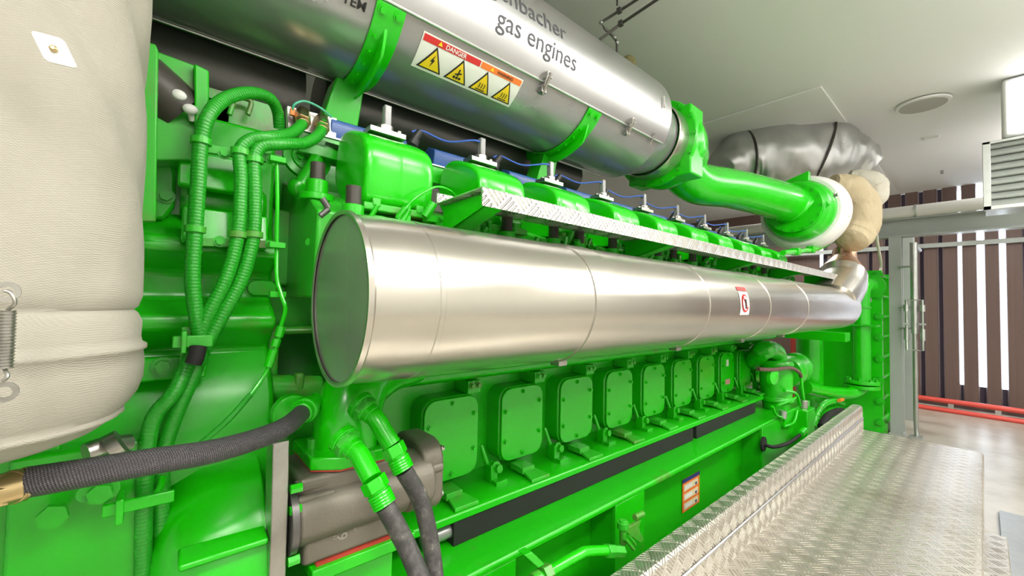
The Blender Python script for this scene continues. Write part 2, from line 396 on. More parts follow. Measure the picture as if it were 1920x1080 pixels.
# red rails on the floor along the slatted wall
for (pa, nm) in (((1717, 744, 1920, 780), 'upper'), ((1717, 761, 1920, 796), 'lower')):
    z = at(pa[0], pa[1], X=7.9).z
    t = thing('red_pipe', (7.9, 0.5, FLOOR), nm + ' red pipe running along the foot of the slatted wall', 'pipe')
    MB().cyl((7.9, -1.6, z), (7.9, 2.2, z), 0.032, seg=14).build('pipe', 'red_paint', t)
    if nm == 'upper':
        for yy in (-1.3, -0.9, -0.5, -0.1, 0.3, 0.7, 1.3, 1.9):
            MB().box((7.92, yy, (z + FLOOR) / 2), (0.03, 0.05, z - FLOOR)).build('bracket', 'galvanised', t)
    else:
        for yy in (-1.1, 0.1, 1.1): MB().box((7.91, yy, (z + FLOOR) / 2), (0.05, 0.03, z - FLOOR)).build('bracket', 'galvanised', t)

# steel frame in front of the wall
def frame():
    zb = at(1650, 447, X=6.05).z
    t = thing('steel_beam', (6.05, 0.2, zb), 'grey horizontal steel beam spanning in front of the slatted wall', 'beam')
    MB().box((6.1, 0.4, zb + 0.006), (0.16, 4.2, 0.012)).box((6.1, 0.4, zb + 0.10), (0.012, 4.2, 0.18)).box((6.1, 0.4, zb + 0.19), (0.16, 4.2, 0.012)).build('beam_body', 'grey_paint', t)
    zp = at(1640, 408, X=5.98).z
    t = thing('insulated_pipe', (5.98, 0.2, zp), 'pale cream pipe lying along the top of the grey beam', 'pipe')
    MB().cyl((6.02, -1.7, zb + 0.26), (6.02, 2.5, zb + 0.26), 0.062).build('pipe', 'wall_white', t)
    b_ = MB()
    for yy in (-0.9, -0.2, 0.45, 1.1): b_.cyl((6.02, yy, zb + 0.26), (6.02, yy + 0.02, zb + 0.26), 0.067)
    b_.build('clamp', 'galvanised', t)
    # column
    t = thing('steel_column', (6.1, 0.62, FLOOR), 'grey steel column right beside the green plate heat exchanger', 'column')
    c = MB(); ya, yb = at(1692, 600, X=6.05).y, at(1668, 600, X=6.05).y
    c.box((6.03, (ya + yb) / 2, (FLOOR + zb) / 2), (0.012, yb - ya, zb - FLOOR)).box((6.17, (ya + yb) / 2, (FLOOR + zb) / 2), (0.012, yb - ya, zb - FLOOR)).box((6.1, (ya + yb) / 2, (FLOOR + zb) / 2), (0.14, 0.012, zb - FLOOR))
    c.build('column_body', 'grey_paint', t, 0.002)
    MB().box((6.1, (ya + yb) / 2, FLOOR + 0.01), (0.18, 0.12, 0.02)).build('base_plate', 'grey_paint', t)
    t = thing('steel_column', (7.0, 0.75, FLOOR), 'grey steel column standing farther back behind the white riser pipe', 'column')
    ya, yb = at(1716, 600, X=7.0).y, at(1694, 600, X=7.0).y
    MB().box((7.0, (ya + yb) / 2, (FLOOR + zb + .2) / 2), (0.14, yb - ya, zb + .2 - FLOOR)).build('column_body', 'grey_paint', t, 0.004)
    # riser pipe with valves
    t = thing('riser_pipe', (5.95, 0.47, FLOOR), 'pale vertical pipe with valve loop in front of the slatted wall', 'pipe')
    p0 = at(1713, 455, X=5.95); yy = p0.y
    MB().tube([(6.02, yy + 0.0, FLOOR + 0.03), (5.95, yy, FLOOR + 0.25), (5.95, yy, p0.z)], 0.020, smooth=False).build('pipe', 'galvanised', t)
    MB().tube([(5.95, yy, -0.25), (5.95, yy, p0.z)], 0.030).build('pipe_upper', 'galvanised', t)
    MB().tube([(5.95, yy, p0.z - 0.02), (6.6, yy, p0.z - 0.02)], 0.018).build('cross_pipe', 'galvanised', t)
    MB().box((5.97, yy, FLOOR + 0.02), (0.12, 0.10, 0.04)).build('foot', 'galvanised', t)
    for za in (0.45, 0.02, -0.2): MB().tube([(5.95, yy, za), (5.97, yy + 0.12, za)], 0.010).build('bracket', 'galvanised', t)
    for s_ in (-1, 1):
        v = MB().tube([(5.93, yy, 0.10), (5.93, yy + s_ * 0.06, 0.10), (5.93, yy + s_ * 0.06, -0.42), (5.93, yy, -0.42)], 0.011, smooth=False)
        v.cyl((5.93, yy + s_ * 0.06, 0.05), (5.93, yy + s_ * 0.06, -0.02), 0.022).cyl((5.93, yy + s_ * 0.06, -0.2), (5.93, yy + s_ * 0.06, -0.32), 0.02)
        lp = v.build('valve_loop', 'galvanised', t)
        MB().box((5.91, yy + s_ * 0.06, -0.15), (0.03, 0.05, 0.02)).build('valve_handle', 'galvanised', lp)
frame()

# ceiling things
c = at(1730, 195, Z=CEIL - 0.01)
t = thing('ceiling_vent', c, 'round grey vent set in the white ceiling', 'vent')
MB().lathe(c + V3((0, 0, 0.0)), (0, 0, -1), [(0, 0.17), (0.012, 0.165), (0.014, 0.15)], 36).build('rim', 'ceiling_white', t)
MB().lathe(c + V3((0, 0, -0.012)), (0, 0, -1), [(0, 0.145), (0.005, 0.145)], 36).build('grille', 'ceiling_grey', t)
c = at(1746, 258, Z=CEIL - 0.005)
tag(MB().box(c, (0.05, 0.11, 0.03)).build('ceiling_sensor', 'ceiling_white', bevel=0.004), 'small white rectangular sensor on the ceiling beyond the round vent', 'sensor')
c = at(1766, 320, Z=CEIL - 0.005)
tag(MB().cyl(c, c - V3((0, 0, 0.04)), 0.014).build('sprinkler_head', 'steel_dark'), 'tiny dark sprinkler head on the ceiling near the end wall', 'sprinkler')
for i, (x, y) in enumerate(FILL_LAMPS):  # fittings modelled around the added fill lights
    t = thing('fill_lamp', (x, y, CEIL), 'long white ceiling lamp, unseen, added as fill light', 'ceiling lamp', 'unseen ceiling lamps added as fill light')
    MB().box((x, y, CEIL - 0.24), (1.35, 0.42, 0.05)).build('housing', 'wall_white', t, 0.006)
    MB().box((x, y, CEIL - 0.275), (1.25, 0.34, 0.012)).build('diffuser', 'fill_lamp_glow', t)
    for dx in (-0.5, 0.5): MB().cyl((x + dx, y, CEIL - 0.22), (x + dx, y, CEIL), 0.006, seg=8).build('suspension_rod', 'galvanised', t)
# louvred ventilation box with bright panel over it
def vent_unit():
    z0, z1 = at(1842, 395, X=4.6).z, at(1842, 268, X=4.6).z; ya = at(1842, 300, X=4.6).y
    t = thing('louvred_vent', (4.8, ya - 0.4, z1), 'grey louvred ventilation box hanging by the right edge', 'ventilation box')
    MB().box((4.85, ya - 0.4, (z0 + z1) / 2), (0.42, 0.78, z1 - z0 - 0.05)).build('box', 'grey_paint', t, 0.004)
    fr = MB(); yc = ya - 0.4
    fr.box((4.62, ya - 0.02, (z0 + z1) / 2), (0.05, 0.04, z1 - z0)).box((4.62, ya - 0.78, (z0 + z1) / 2), (0.05, 0.04, z1 - z0))
    fr.box((4.62, yc, z1 - 0.01), (0.05, 0.8, 0.02)).box((4.62, yc, z0 + 0.015), (0.05, 0.8, 0.03)); fr.build('frame', 'galvanised', t, 0.003)
    n = 9
    for i in range(n):
        z = z0 + 0.05 + (z1 - z0 - 0.08) * i / (n - 1)
        MB().box((4.62, yc, z), (0.012, 0.72, 0.055), Matrix.Rotation(math.radians(32), 3, 'Y')).build('louvre', 'grey_paint', t)
    t = thing('light_panel', (4.75, ya - 0.5, CEIL), 'glowing white light panel above the louvred ventilation box', 'light')
    MB().box((4.78, ya - 0.5, (z1 + CEIL) / 2), (0.3, 0.80, CEIL - z1 - 0.03)).build('housing', 'ceiling_white', t, 0.02)
    emis('panel_glow', (1, 0.99, 0.97), 5.0)
    MB().rrect((4.625, ya - 0.51, (z1 + CEIL) / 2), (0, 1, 0), (0, 0, 1), 0.76, CEIL - z1 - 0.07, 0.03, (-0.01, 0, 0)).build('diffuser', 'panel_glow', t)
vent_unit()

# hanging rods over the silencer
def rods():
    for pts, lab in (([(1160, 40), (1128, 45), (1155, 65), (1156, 112)], 'upper'), ([(1230, 0), (1122, 75), (1134, 84), (1134, 100)], 'lower')):
        pass
    t = thing('impulse_pipe', at(1160, 20, Y=1.35), 'thin dark pipe with bends over the silencer, the one bending furthest right', 'pipe')
    z = 1.35
    P = [at(1245, -20, Y=1.05), at(1165, 18, Y=1.28), at(1127, 42, Y=1.38), at(1134, 54, Y=1.38), at(1152, 70, Y=1.36), at(1157, 80, Y=1.36), at(1157, 125, Y=1.36)]; P[-1].z = 1.02; P[0] = at(1245, -33, Z=P[1].z); P.insert(0, P[0] + (P[0] - P[1]) * 3)
    MB().tube(P, 0.0075, smooth=False, n=8).build('pipe', 'steel_pipe_dark', t)
    f = MB()
    for q in (P[3], P[5], P[6]): f.ball(q, 0.012)
    f.build('elbow_fitting', 'galvanised', t)
    MB().box(at(1161, 20, Y=1.27), (0.022, 0.022, 0.026)).cyl(at(1157, 10, Y=1.27), (at(1157, 10, Y=1.27).x, 1.27, CEIL), 0.005).build('hanger', 'steel_pipe_dark', t)
    t = thing('impulse_pipe', at(1160, 44, Y=1.35), 'thin dark pipe with bends over the silencer, the lower one crossing in front', 'pipe')
    P = [at(1300, -48, Y=1.0), at(1165, 44, Y=1.24), at(1121, 77, Y=1.34), at(1128, 85, Y=1.34), at(1134, 95, Y=1.33), at(1134, 115, Y=1.33)]; P[-1].z = 1.02; P[0] = at(1300, -46, Z=P[1].z); P.insert(0, P[0] + (P[0] - P[1]) * 2)
    MB().tube(P, 0.0075, smooth=False, n=8).build('pipe', 'steel_pipe_dark', t)
    f = MB()
    for q in (P[3], P[4], P[5]): f.ball(q, 0.011)
    f.build('elbow_fitting', 'galvanised', t)
    MB().box(at(1164, 44, Y=1.24), (0.022, 0.022, 0.026)).build('hanger', 'steel_pipe_dark', t)
rods()

# ================================================================== ENGINE
PIT = 0.32
eng = thing('gas_engine', (2.2, 1.5, -0.75), 'long bright green gas engine with ten inspection covers and rocker covers', 'engine')
EX0, EX1 = 0.46, 3.88
YF = 1.250
cc = MB().profile([(YF, -0.66), (YF, -0.275), (1.15, -0.268), (1.13, -0.255), (1.13, -0.235), (1.16, -0.225), (1.17, -0.16), (0.99, -0.02), (0.99, 0.06), (1.30, 0.20), (2.3, 0.20), (2.5, -0.66)], EX0, EX1)
cc.profile([(1.04, -0.667), (1.04, -0.643), (1.06, -0.638), (YF + 0.01, -0.628), (YF + 0.3, -0.64), (YF + 0.3, -0.667)], 0.46, 3.30)
cc.build('crankcase', 'green', eng, 0.005)
# cover bosses, covers, bolts
for i in range(10):
    x = 0.749 + PIT * i
    MB().rrect((x, YF + 0.02, -0.462), (1, 0, 0), (0, 0, 1), 0.222, 0.278, 0.05, (0, -0.094, 0)).build('cover_boss', 'green', eng, 0.006)
    cv = MB().rrect((x, 1.174, -0.462), (1, 0, 0), (0, 0, 1), 0.212, 0.268, 0.045, (0, -0.010, 0)).build('inspection_cover', 'green_clean', eng, 0.002)
    for bx, bz in ((-0.088, 0.05), (-0.088, -0.06), (0.0, 0.116), (0.088, 0.07), (0.088, -0.05), (0.0, -0.116)):
        o = MB().bolt((x + bx, 1.164, -0.462 + bz), (0, -1, 0), 0.0065, 0.009).build('bolt', 'green_clean', cv)
    if i == 7:
        MB().box((x - 0.01, 1.163, -0.395), (0.035, 0.002, 0.045)).build('white_tag', 'label_white', cv)
        MB().box((x - 0.005, 1.163, -0.525), (0.075, 0.002, 0.035)).build('pink_tag', 'pink_gasket', cv)
    # bracket with two bolts above the cover
    MB().box((x + 0.085, YF - 0.045, -0.300), (0.055, 0.09, 0.045)).build('bracket', 'green', eng, 0.003)
    MB().bolt((x + 0.072, YF - 0.09, -0.295), (0, -1, 0), 0.009, 0.012).bolt((x + 0.098, YF - 0.09, -0.295), (0, -1, 0), 0.009, 0.012).build('bracket_bolt', 'green_dusty', eng)
    if i < 9:
        xb = x + 0.165
        h = MB().box((xb, 1.13, -0.632), (0.05, 0.07, 0.02)).box((xb - 0.012, 1.145, -0.605), (0.03, 0.04, 0.06))
        h.cyl((xb - 0.015, 1.15, -0.60), (xb - 0.04, 1.17, -0.51), 0.009, 0.007, seg=8).bolt((xb, 1.135, -0.59), (0.1, -1, 0.1), 0.016, 0.02)
        h.build('clamp_lug', 'green', eng, 0.002)
    xp = x - 0.06
    p = MB().prism([(xp, 1.045, -0.64), (xp + 0.09, 1.045, -0.64), (xp + 0.06, 1.12, -0.625), (xp + 0.01, 1.12, -0.625)], (0, 0, 0.012)).box((xp + 0.03, 1.13, -0.615), (0.06, 0.07, 0.022))
    p.build('mounting_pad', 'green_dusty', eng, 0.002)
# cylinder heads with capped ports and rocker covers
XH = 0.425
heads = []
for i in range(10):
    x = XH + PIT * i
    hd = MB()
    hd.profile([(0.93, 0.145), (0.93, 0.195), (0.96, 0.215), (1.20, 0.30), (1.30, 0.22), (1.30, 0.0), (1.02, 0.0)], x - 0.125, x + 0.135)
    hd.profile([(0.90, 0.135), (0.90, 0.155), (1.05, 0.155), (1.05, 0.135)], x - 0.14, x + 0.12)
    hp = hd.build('cylinder_head', 'green_dusty', eng, 0.006)
    # rocker cover: profile in (y, z) leaning outwards
    rc = MB(); R = []
    prof = [(0.930, 0.205), (0.918, 0.24), (0.908, 0.32), (0.915, 0.362), (0.945, 0.392), (1.03, 0.428), (1.09, 0.445), (1.125, 0.43), (1.15, 0.38), (1.16, 0.27)]
    cy, cz = 1.035, 0.30
    for (dx, sc) in ((-0.089, 0.86), (-0.088, 0.92), (-0.080, 0.975), (-0.062, 1.0), (-0.005, 1.0), (0.0, 0.985), (0.006, 1.0), (0.062, 1.0), (0.080, 0.975), (0.088, 0.92), (0.089, 0.86)):
        R.append([V3((x + 0.003 + dx, cy + (py - cy) * sc, (0.205 if pz <= 0.206 else cz + (pz - cz) * sc))) for py, pz in prof])
    rc.rings(R)
    ro = rc.build('rocker_cover', 'green_clean', eng, 0.0, 50)
    ro.modifiers.new('sub', 'SUBSURF').levels = 2; ro.modifiers['sub'].render_levels = 2
    MB().box((x + 0.003, 0.925, 0.212), (0.185, 0.03, 0.018)).box((x + 0.05, 0.915, 0.223), (0.02, 0.014, 0.02)).box((x - 0.06, 0.915, 0.223), (0.02, 0.014, 0.02)).build('base_flange', 'green_dusty', ro, 0.003)
    # valve cluster on top
    tp = MB(); c0 = V3((x + 0.015, 1.055, 0.445))
    tp.box(c0, (0.10, 0.05, 0.014)).cyl(c0, c0 + V3((0, 0, 0.022)), 0.022).cyl(c0 + V3((-0.035, 0, 0)), c0 + V3((-0.035, 0, 0.014)), 0.009).bolt(c0 + V3((0.04, 0.0, 0.006)), (0, 0, 1), 0.008, 0.012).bolt(c0 + V3((-0.015, -0.015, 0.006)), (0, 0, 1), 0.006, 0.01)
    tp.build('valve_flange', 'zinc', ro, 0.001)
    MB().box(c0 + V3((0.004, 0, 0.050)), (0.020, 0.020, 0.062)).build('plug_connector', 'clear_plastic', ro, 0.003)
    # capped ports
    for (dx, yy, zz) in ((-0.115, 0.905, 0.165), (0.0, 0.895, 0.160) if i else (-0.16, 1.02, 0.235), ):
        q = V3((x + dx, yy, zz))  # port axis
        pt = MB().cyl(q - V3((0, 0, 0.01)), q + V3((0, 0, 0.006)), 0.038).cyl(q + V3((0, 0, 0.006)), q + V3((0, 0, 0.040)), 0.0235).build('port_collar', 'green', eng, 0.002)
        MB().cyl(q + V3((0, 0, 0.035)), q + V3((0, 0, 0.082)), 0.0165).build('port_cap', 'cap_brown', pt, 0.001)
    # clutter along the lower head: clips, sensor stubs, gasket lip
    cl = MB(); rr = random.Random(i)
    for k in range(6):
        q = V3((x + rr.uniform(-0.08, 0.13), rr.uniform(0.875, 0.915), rr.uniform(0.165, 0.205)))
        cl.cyl(q, q + V3((rr.uniform(-0.02, 0.02), -0.01, rr.uniform(0.015, 0.04))), rr.uniform(0.006, 0.011), seg=8)
        cl.box(q + V3((0.02, 0.01, 0)), (0.03, 0.02, rr.uniform(0.012, 0.03)))
    cl.build('fitting', 'green', eng, 0.001)
    MB().box((x + 0.02, 0.905, 0.1585), (0.09, 0.03, 0.004)).build('gasket', 'orange', eng)

# end face of the engine / bell housing left of the exhaust pipe
XR = 0.2
hsg = thing('flywheel_housing', (0, 1.4, FLOOR + 0.4), 'green ribbed cast housing between the fabric jacket and the big steel pipe', 'housing')
hz_ = lambda py: at(400, py, Y=1.12).z
prof = [(1.16, hz_(300)), (1.16, hz_(395)), (1.13, hz_(430)), (1.06, hz_(455)), (1.05, hz_(478)), (1.10, hz_(500)), (1.13, hz_(512)), (1.13, hz_(560)), (1.10, hz_(572)), (1.06, hz_(590)), (1.06, hz_(612)), (1.11, hz_(640)), (1.13, hz_(655)), (1.10, hz_(690)), (1.05, hz_(740)), (1.04, hz_(830)), (1.05, -0.75), (1.9, -0.75), (1.9, hz_(300))]
MB().profile(prof, -0.55, XR).build('housing_body', 'green', hsg, 0.012, 60, 3)
MB().box((-0.15, 1.25, 0.18), (0.70, 0.2, 0.46)).box((0.28, 1.52, 0.2), (0.5, 0.1, 0.4)).build('upper_panel', 'green', hsg, 0.01)
MB().prism([at(272, 205, Y=1.12), at(300, 200, Y=1.12), at(330, 330, Y=1.12), at(328, 385, Y=1.12), at(310, 410, Y=1.12), at(270, 412, Y=1.12)], (0, 0.03, 0)).build('side_plate', 'green', hsg, 0.006)
MB().bolt(at(311, 368, Y=1.12), (0, -1, 0), 0.011, 0.01).bolt(at(342, 273, Y=1.14), (0, -1, 0), 0.016, 0.014).bolt(at(305, 686, Y=1.04), (0, -1, 0), 0.012, 0.012).build('bolt', 'green_dusty', hsg)
MB().box(at(310, 690, Y=1.06), (0.13, 0.03, 0.045)).build('lug_plate', 'green', hsg, 0.004)
# vertical flange seam and cover window plates
tr_ = Matrix.Rotation(math.radians(-13), 3, 'X')
MB().box(at(412, 328, Y=1.08), (0.14, 0.02, 0.08), tr_).box(at(425, 430, Y=1.05), (0.15, 0.02, 0.075), tr_).build('cover_plate', 'green_clean', hsg, 0.004)
MB().lathe(at(420, 385, Y=1.16) - V3((0.08, 0, 0)), (1, 0, 0), [(0, 0.045), (0.01, 0.055), (0.15, 0.055), (0.16, 0.045)], 24).build('round_boss', 'green', hsg)
MB().rrect(at(492, 540, Y=1.12), (1, 0, 0), (0, 0, 1), 0.06, 0.035, 0.016, (0, 0.03, 0)).build('inspection_plug', 'green', hsg, 0.002)
# block end wall: bright castings right of the seam and dark recess
be = MB()
be.box((0.37, 1.35, 0.13), (0.34, 0.30, 0.20)).box((0.37, 1.38, -0.03), (0.34, 0.30, 0.13)).box((0.33, 1.30, -0.085), (0.26, 0.3, 0.02))
be.box((0.21, 1.40, -0.2), (0.03, 0.5, 0.24)).box((0.45, 1.42, -0.2), (0.06, 0.5, 0.3))
be.build('end_casting', 'green_dusty', hsg, 0.01)
MB().box((0.35, 1.50, -0.15), (0.4, 0.1, 1.2)).build('recess_back', 'green', hsg)
MB().cyl(at(500, 730, Y=1.12), at(600, 730, Y=1.12), 0.035).box(at(560, 722, Y=1.1), (0.02, 0.03, 0.06)).box((0.33, 1.3, -0.36), (0.3, 0.3, 0.12)).build('lower_casting', 'green_dusty', hsg, 0.006)
hp2 = MB().tube([at(560, 345, Y=1.12), at(556, 355, Y=1.12), at(575, 372, Y=1.14), at(590, 385, Y=1.14)], 0.02).tube([at(594, 298, Y=1.15), at(565, 345, Y=1.12), at(556, 360, Y=1.12)], 0.017)
hp2.build('coolant_elbow', 'green', hsg)
MB().lathe(at(575, 300, Y=1.2), (0, -1, 0.2), [(0, 0.06), (0.012, 0.06), (0.014, 0.04), (0.02, 0.04)], 28).bolt(at(562, 295, Y=1.18), (0, -1, 0.2), 0.01, 0.01).bolt(at(590, 310, Y=1.18), (0, -1, 0.2), 0.01, 0.01).build('round_flange', 'green', hsg, 0.002)
# first head side wall (left end of the row)
MB().profile([(0.95, 0.0), (0.93, 0.19), (1.02, 0.24), (1.30, 0.33), (1.4, 0.0)], 0.245, 0.31).build('row_end_block', 'green_dusty', hsg, 0.006)
b_ = MB()
for q in ((583, 455), (597, 440), (595, 385), (590, 480)): b_.bolt(at(q[0], q[1], Y=1.0), (-0.6, -1, 0), 0.008, 0.01)
b_.build('end_bolt', 'green', hsg)
MB().cyl(at(604, 372, Y=0.93), at(616, 390, Y=0.93), 0.007).cyl(at(616, 392, Y=0.93), at(600, 405, Y=0.93), 0.006).build('drain_lever', 'steel_pipe_dark', hsg)

# tall plate, dark pipe stub and panel at the upper left
t = thing('mounting_plate', at(280, 410, Y=1.02), 'tall narrow green plate with rounded top beside the fabric jacket', 'plate')
P = [at(272, 415, Y=1.0), at(292, 415, Y=1.0), at(297, 95, Y=1.0), at(292, 82, Y=1.0), at(274, 78, Y=1.0), at(240, 78, Y=1.0), at(240, 415, Y=1.0)]
MB().prism(P, (0, 0.02, 0)).build('plate', 'green_dusty', t, 0.003)
tag(MB().tube([at(262, 145, Y=1.08), at(300, 178, Y=1.08), at(335, 208, Y=1.09)], 0.053, n=24).build('pipe_stub', 'cap_brown'), 'thick dark rubber pipe stub between the green plate and panel', 'pipe')
t = thing('panel_box', at(340, 300, Y=1.25), 'pale green flat panel box behind the dark pipe stub', 'panel')
MB().prism([at(280, 90, Y=1.06), at(365, 122, Y=1.06), at(368, 300, Y=1.06), at(280, 300, Y=1.06)], (0, 0.06, 0)).build('panel', 'green_dusty', t, 0.003)
MB().prism([at(364, 118, Y=1.04), at(392, 132, Y=1.04), at(392, 270, Y=1.04), at(366, 290, Y=1.04)], (0, 0.05, 0)).build('panel_edge', 'green', t, 0.003)
for q in ((335, 178), (357, 205)):
    tag(MB().ball(at(q[0], q[1], Y=1.035), 0.013, (1, 0.6, 0.8)).cyl(at(q[0], q[1], Y=1.04), at(q[0] + 4, q[1] + 22, Y=1.05), 0.006).build('white_bolt', 'label_white'),
        ('upper' if q[0] == 335 else 'lower') + ' pale bolt head beside the dark pipe stub', 'bolt')
tag(MB().box(at(455, 225, Y=1.3), (0.16, 0.06, 0.1)).box(at(400, 222, Y=1.3), (0.06, 0.06, 0.08)).tube([at(430, 215, Y=1.24), at(442, 185, Y=1.24), at(470, 190, Y=1.24), at(465, 215, Y=1.24)], 0.006).build('junction_box', 'green_dusty', bevel=0.004), 'olive green junction box in the shade under the arched green hose', 'box')

# ================================================================== BIG EXHAUST PIPE
YC, RC = 0.72, 0.148
XE = at(632, 560, Y=YC).x
XE = 0.222
def at_pipe(px, py): return at(px, py, Y=YC - RC * 0.98)
ex = thing('exhaust_pipe', (2.2, YC, -RC), 'large brushed stainless steel exhaust pipe along the side of the engine', 'pipe')
XB = 3.80
MB().lathe((XE, YC, 0), (1, 0, 0), [(0.012, RC - 0.003), (0.07, RC), (0.125, RC), (XB - XE, RC)], 96, caps=False).build('pipe_shell', 'steel_warm', ex, 0, 60)
MB().lathe((XE, YC, 0), (1, 0, 0), [(0.002, RC - 0.006), (0, RC - 0.003), (0.0, RC + 0.001), (0.008, RC + 0.002), (0.012, RC - 0.002), (0.012, RC - 0.008)], 96, caps=False).build('end_rim', 'steel_warm', ex)
MB().lathe((XE + 0.005, YC, 0), (1, 0, 0), [(0, RC - 0.005), (0.004, RC - 0.005)], 96).build('end_disc', 'steel_disc', ex)
bands = [(0.118, 0.010, 0.001), (1.289 * 0.575, 0.09, 0.0025), (2.314 * 0.575, 0.075, 0.002), (3.303 * 0.575, 0.08, 0.002), (4.266 * 0.575, 0.1, 0.002)]
for j, (bx, bw, bh) in enumerate(bands):
    x = XE + bx if j == 0 else bx
    o = MB().lathe((x, YC, 0), (1, 0, 0), [(0, RC), (0.001, RC + bh), (bw, RC + bh), (bw + 0.001, RC)], 96, caps=False).build('joint_band', 'steel_warm', ex)
    if j: MB().box((x + 0.02, YC - 0.02, -RC - 0.004), (0.03, 0.03, 0.012)).build('clamp', 'zinc', o, 0.001)
# segmented elbow up to the turbine, ending in a heat-tinted cone
eb = [V3((XB - 0.02, YC, 0)), at(1553, 562, Y=YC + 0.01), at(1568, 548, Y=YC + 0.015), at(1576, 535, Y=YC + 0.03), at(1578, 519, Y=YC + 0.04)]
MB().tube(eb, RC, n=48, smooth=False, rs=[RC, RC * 1.03, RC * 1.10, RC * 1.12, RC * 1.12]).build('elbow', 'steel_warm', ex, 0, 20)
MB().tube([eb[-1], at(1582, 490, Y=YC + 0.06), at(1583, 474, Y=YC + 0.07)], 0.1, n=40, smooth=False, rs=[RC * 1.12, 0.09, 0.085]).build('cone', 'copper_heat', ex, 0, 20)
# stickers on the pipe: wrapped marks
def wrap(o_x, yc, zc, R, th0):
    """returns f(u, v, d): u along X, v upward along the surface from elevation angle th0 (0 = facing camera side)"""
    def f(u, v, d=0.0):
        th = th0 + v / R; return V3((o_x + u, yc - (R + d) * math.cos(th), zc + (R + d) * math.sin(th)))
    return f
def grid(mb, f, u0, v0, u1, v1, d, n=8, mi=0, m_=2):
    V = [[mb.b.verts.new(f(u0 + (u1 - u0) * i / m_, v0 + (v1 - v0) * j / n, d)) for i in range(m_ + 1)] for j in range(n + 1)]
    for j in range(n):
        for i in range(m_): mb.face([V[j][i], V[j][i + 1], V[j + 1][i + 1], V[j + 1][i]], mi=mi)
def poly2(mb, f, pts, d, mi):
    mb.face([mb.b.verts.new(f(u, v, d)) for u, v in pts], mi=mi)
def tri_sub(mb, f, a, b, c, d, mi, n=5):
    P = {}
    for i in range(n + 1):
        for j in range(n + 1 - i):
            k = n - i - j; P[i, j] = mb.b.verts.new(f((a[0] * i + b[0] * j + c[0] * k) / n, (a[1] * i + b[1] * j + c[1] * k) / n, d))
    for i in range(n):
        for j in range(n - i):
            mb.face([P[i, j], P[i + 1, j], P[i, j + 1]], mi=mi)
            if i + j < n - 1: mb.face([P[i + 1, j], P[i + 1, j + 1], P[i, j + 1]], mi=mi)
def text_mesh(s, size, bold=False, res=4):
    c = bpy.data.curves.new('t', 'FONT'); c.body = s; c.size = size; c.resolution_u = res; c.fill_mode = 'FRONT'; c.offset = size * 0.018 if bold else 0
    o = bpy.data.objects.new('t', c); COL.objects.link(o); bpy.context.view_layer.update()
    me = bpy.data.meshes.new_from_object(o.evaluated_get(bpy.context.evaluated_depsgraph_get()))
    bpy.data.objects.remove(o); return me
def add_text(mb, f, s, size, u, v, d, mi=0, bold=False, center=False):
    me = text_mesh(s, size, bold); xs = [p.co.x for p in me.vertices]
    off = (max(xs) + min(xs)) / 2 if center and xs else 0
    bt = bmesh.new(); bt.from_mesh(me); ys = [v.co.y for v in bt.verts]; st = max(0.004, size * 0.1); yy = min(ys) + st
    while yy < max(ys):
        bmesh.ops.bisect_plane(bt, geom=bt.verts[:] + bt.edges[:] + bt.faces[:], plane_co=(0, yy, 0), plane_no=(0, 1, 0)); yy += st
    bt.to_mesh(me); bt.free()
    up_ = [pl for pl in me.polygons if pl.normal.z >= 0] or list(me.polygons); used = {i for pl in up_ for i in pl.vertices}
    vs = {i: mb.b.verts.new(f(u + me.vertices[i].co.x - off, v + me.vertices[i].co.y, d)) for i in used}
    for pl in up_:
        fc = mb.face([vs[i] for i in pl.vertices], mi=mi)
        if fc: fc.smooth = False
    bpy.data.meshes.remove(me)
def flat_build(mb, name, mats, parent):
    me = bpy.data.meshes.new(name); mb.b.normal_update(); mb.b.to_mesh(me); mb.b.free()
    for m_ in mats: me.materials.append(M[m_])
    o = bpy.data.objects.new(name, me); COL.objects.link(o)
    if parent: o.parent = parent; o.matrix_parent_inverse = Matrix.Translation(-parent.location) if parent.type == 'EMPTY' else Matrix.Identity(4)
    return o
ps = at(1398, 568, Y=YC - RC)
f = wrap(ps.x - 0.05, YC, 0, RC, math.asin(0.02))
sk = MB(); grid(sk, f, 0, -0.035, 0.085, 0.05, 0.0015, mi=0); grid(sk, f, 0.0, 0.055, 0.085, 0.07, 0.0015, n=2, mi=1)
for k, (r, mi) in enumerate(((0.033, 1), (0.026, 0))):
    n = 24; poly2(sk, f, [(0.042 + r * math.cos(2 * PI * i / n), 0.008 + r * math.sin(2 * PI * i / n)) for i in range(n)], 0.0035 + 0.001 * k, mi)
poly2(sk, f, [(0.022, 0.026), (0.028, 0.032), (0.063, -0.012), (0.057, -0.018)], 0.0055, 1)
poly2(sk, f, [(0.034, 0.022), (0.050, 0.022), (0.052, 0.0), (0.046, -0.014), (0.036, -0.012)], 0.0052, 2)
flat_build(sk, 'prohibition_sticker', ['label_white', 'label_red', 'ink'], ex)

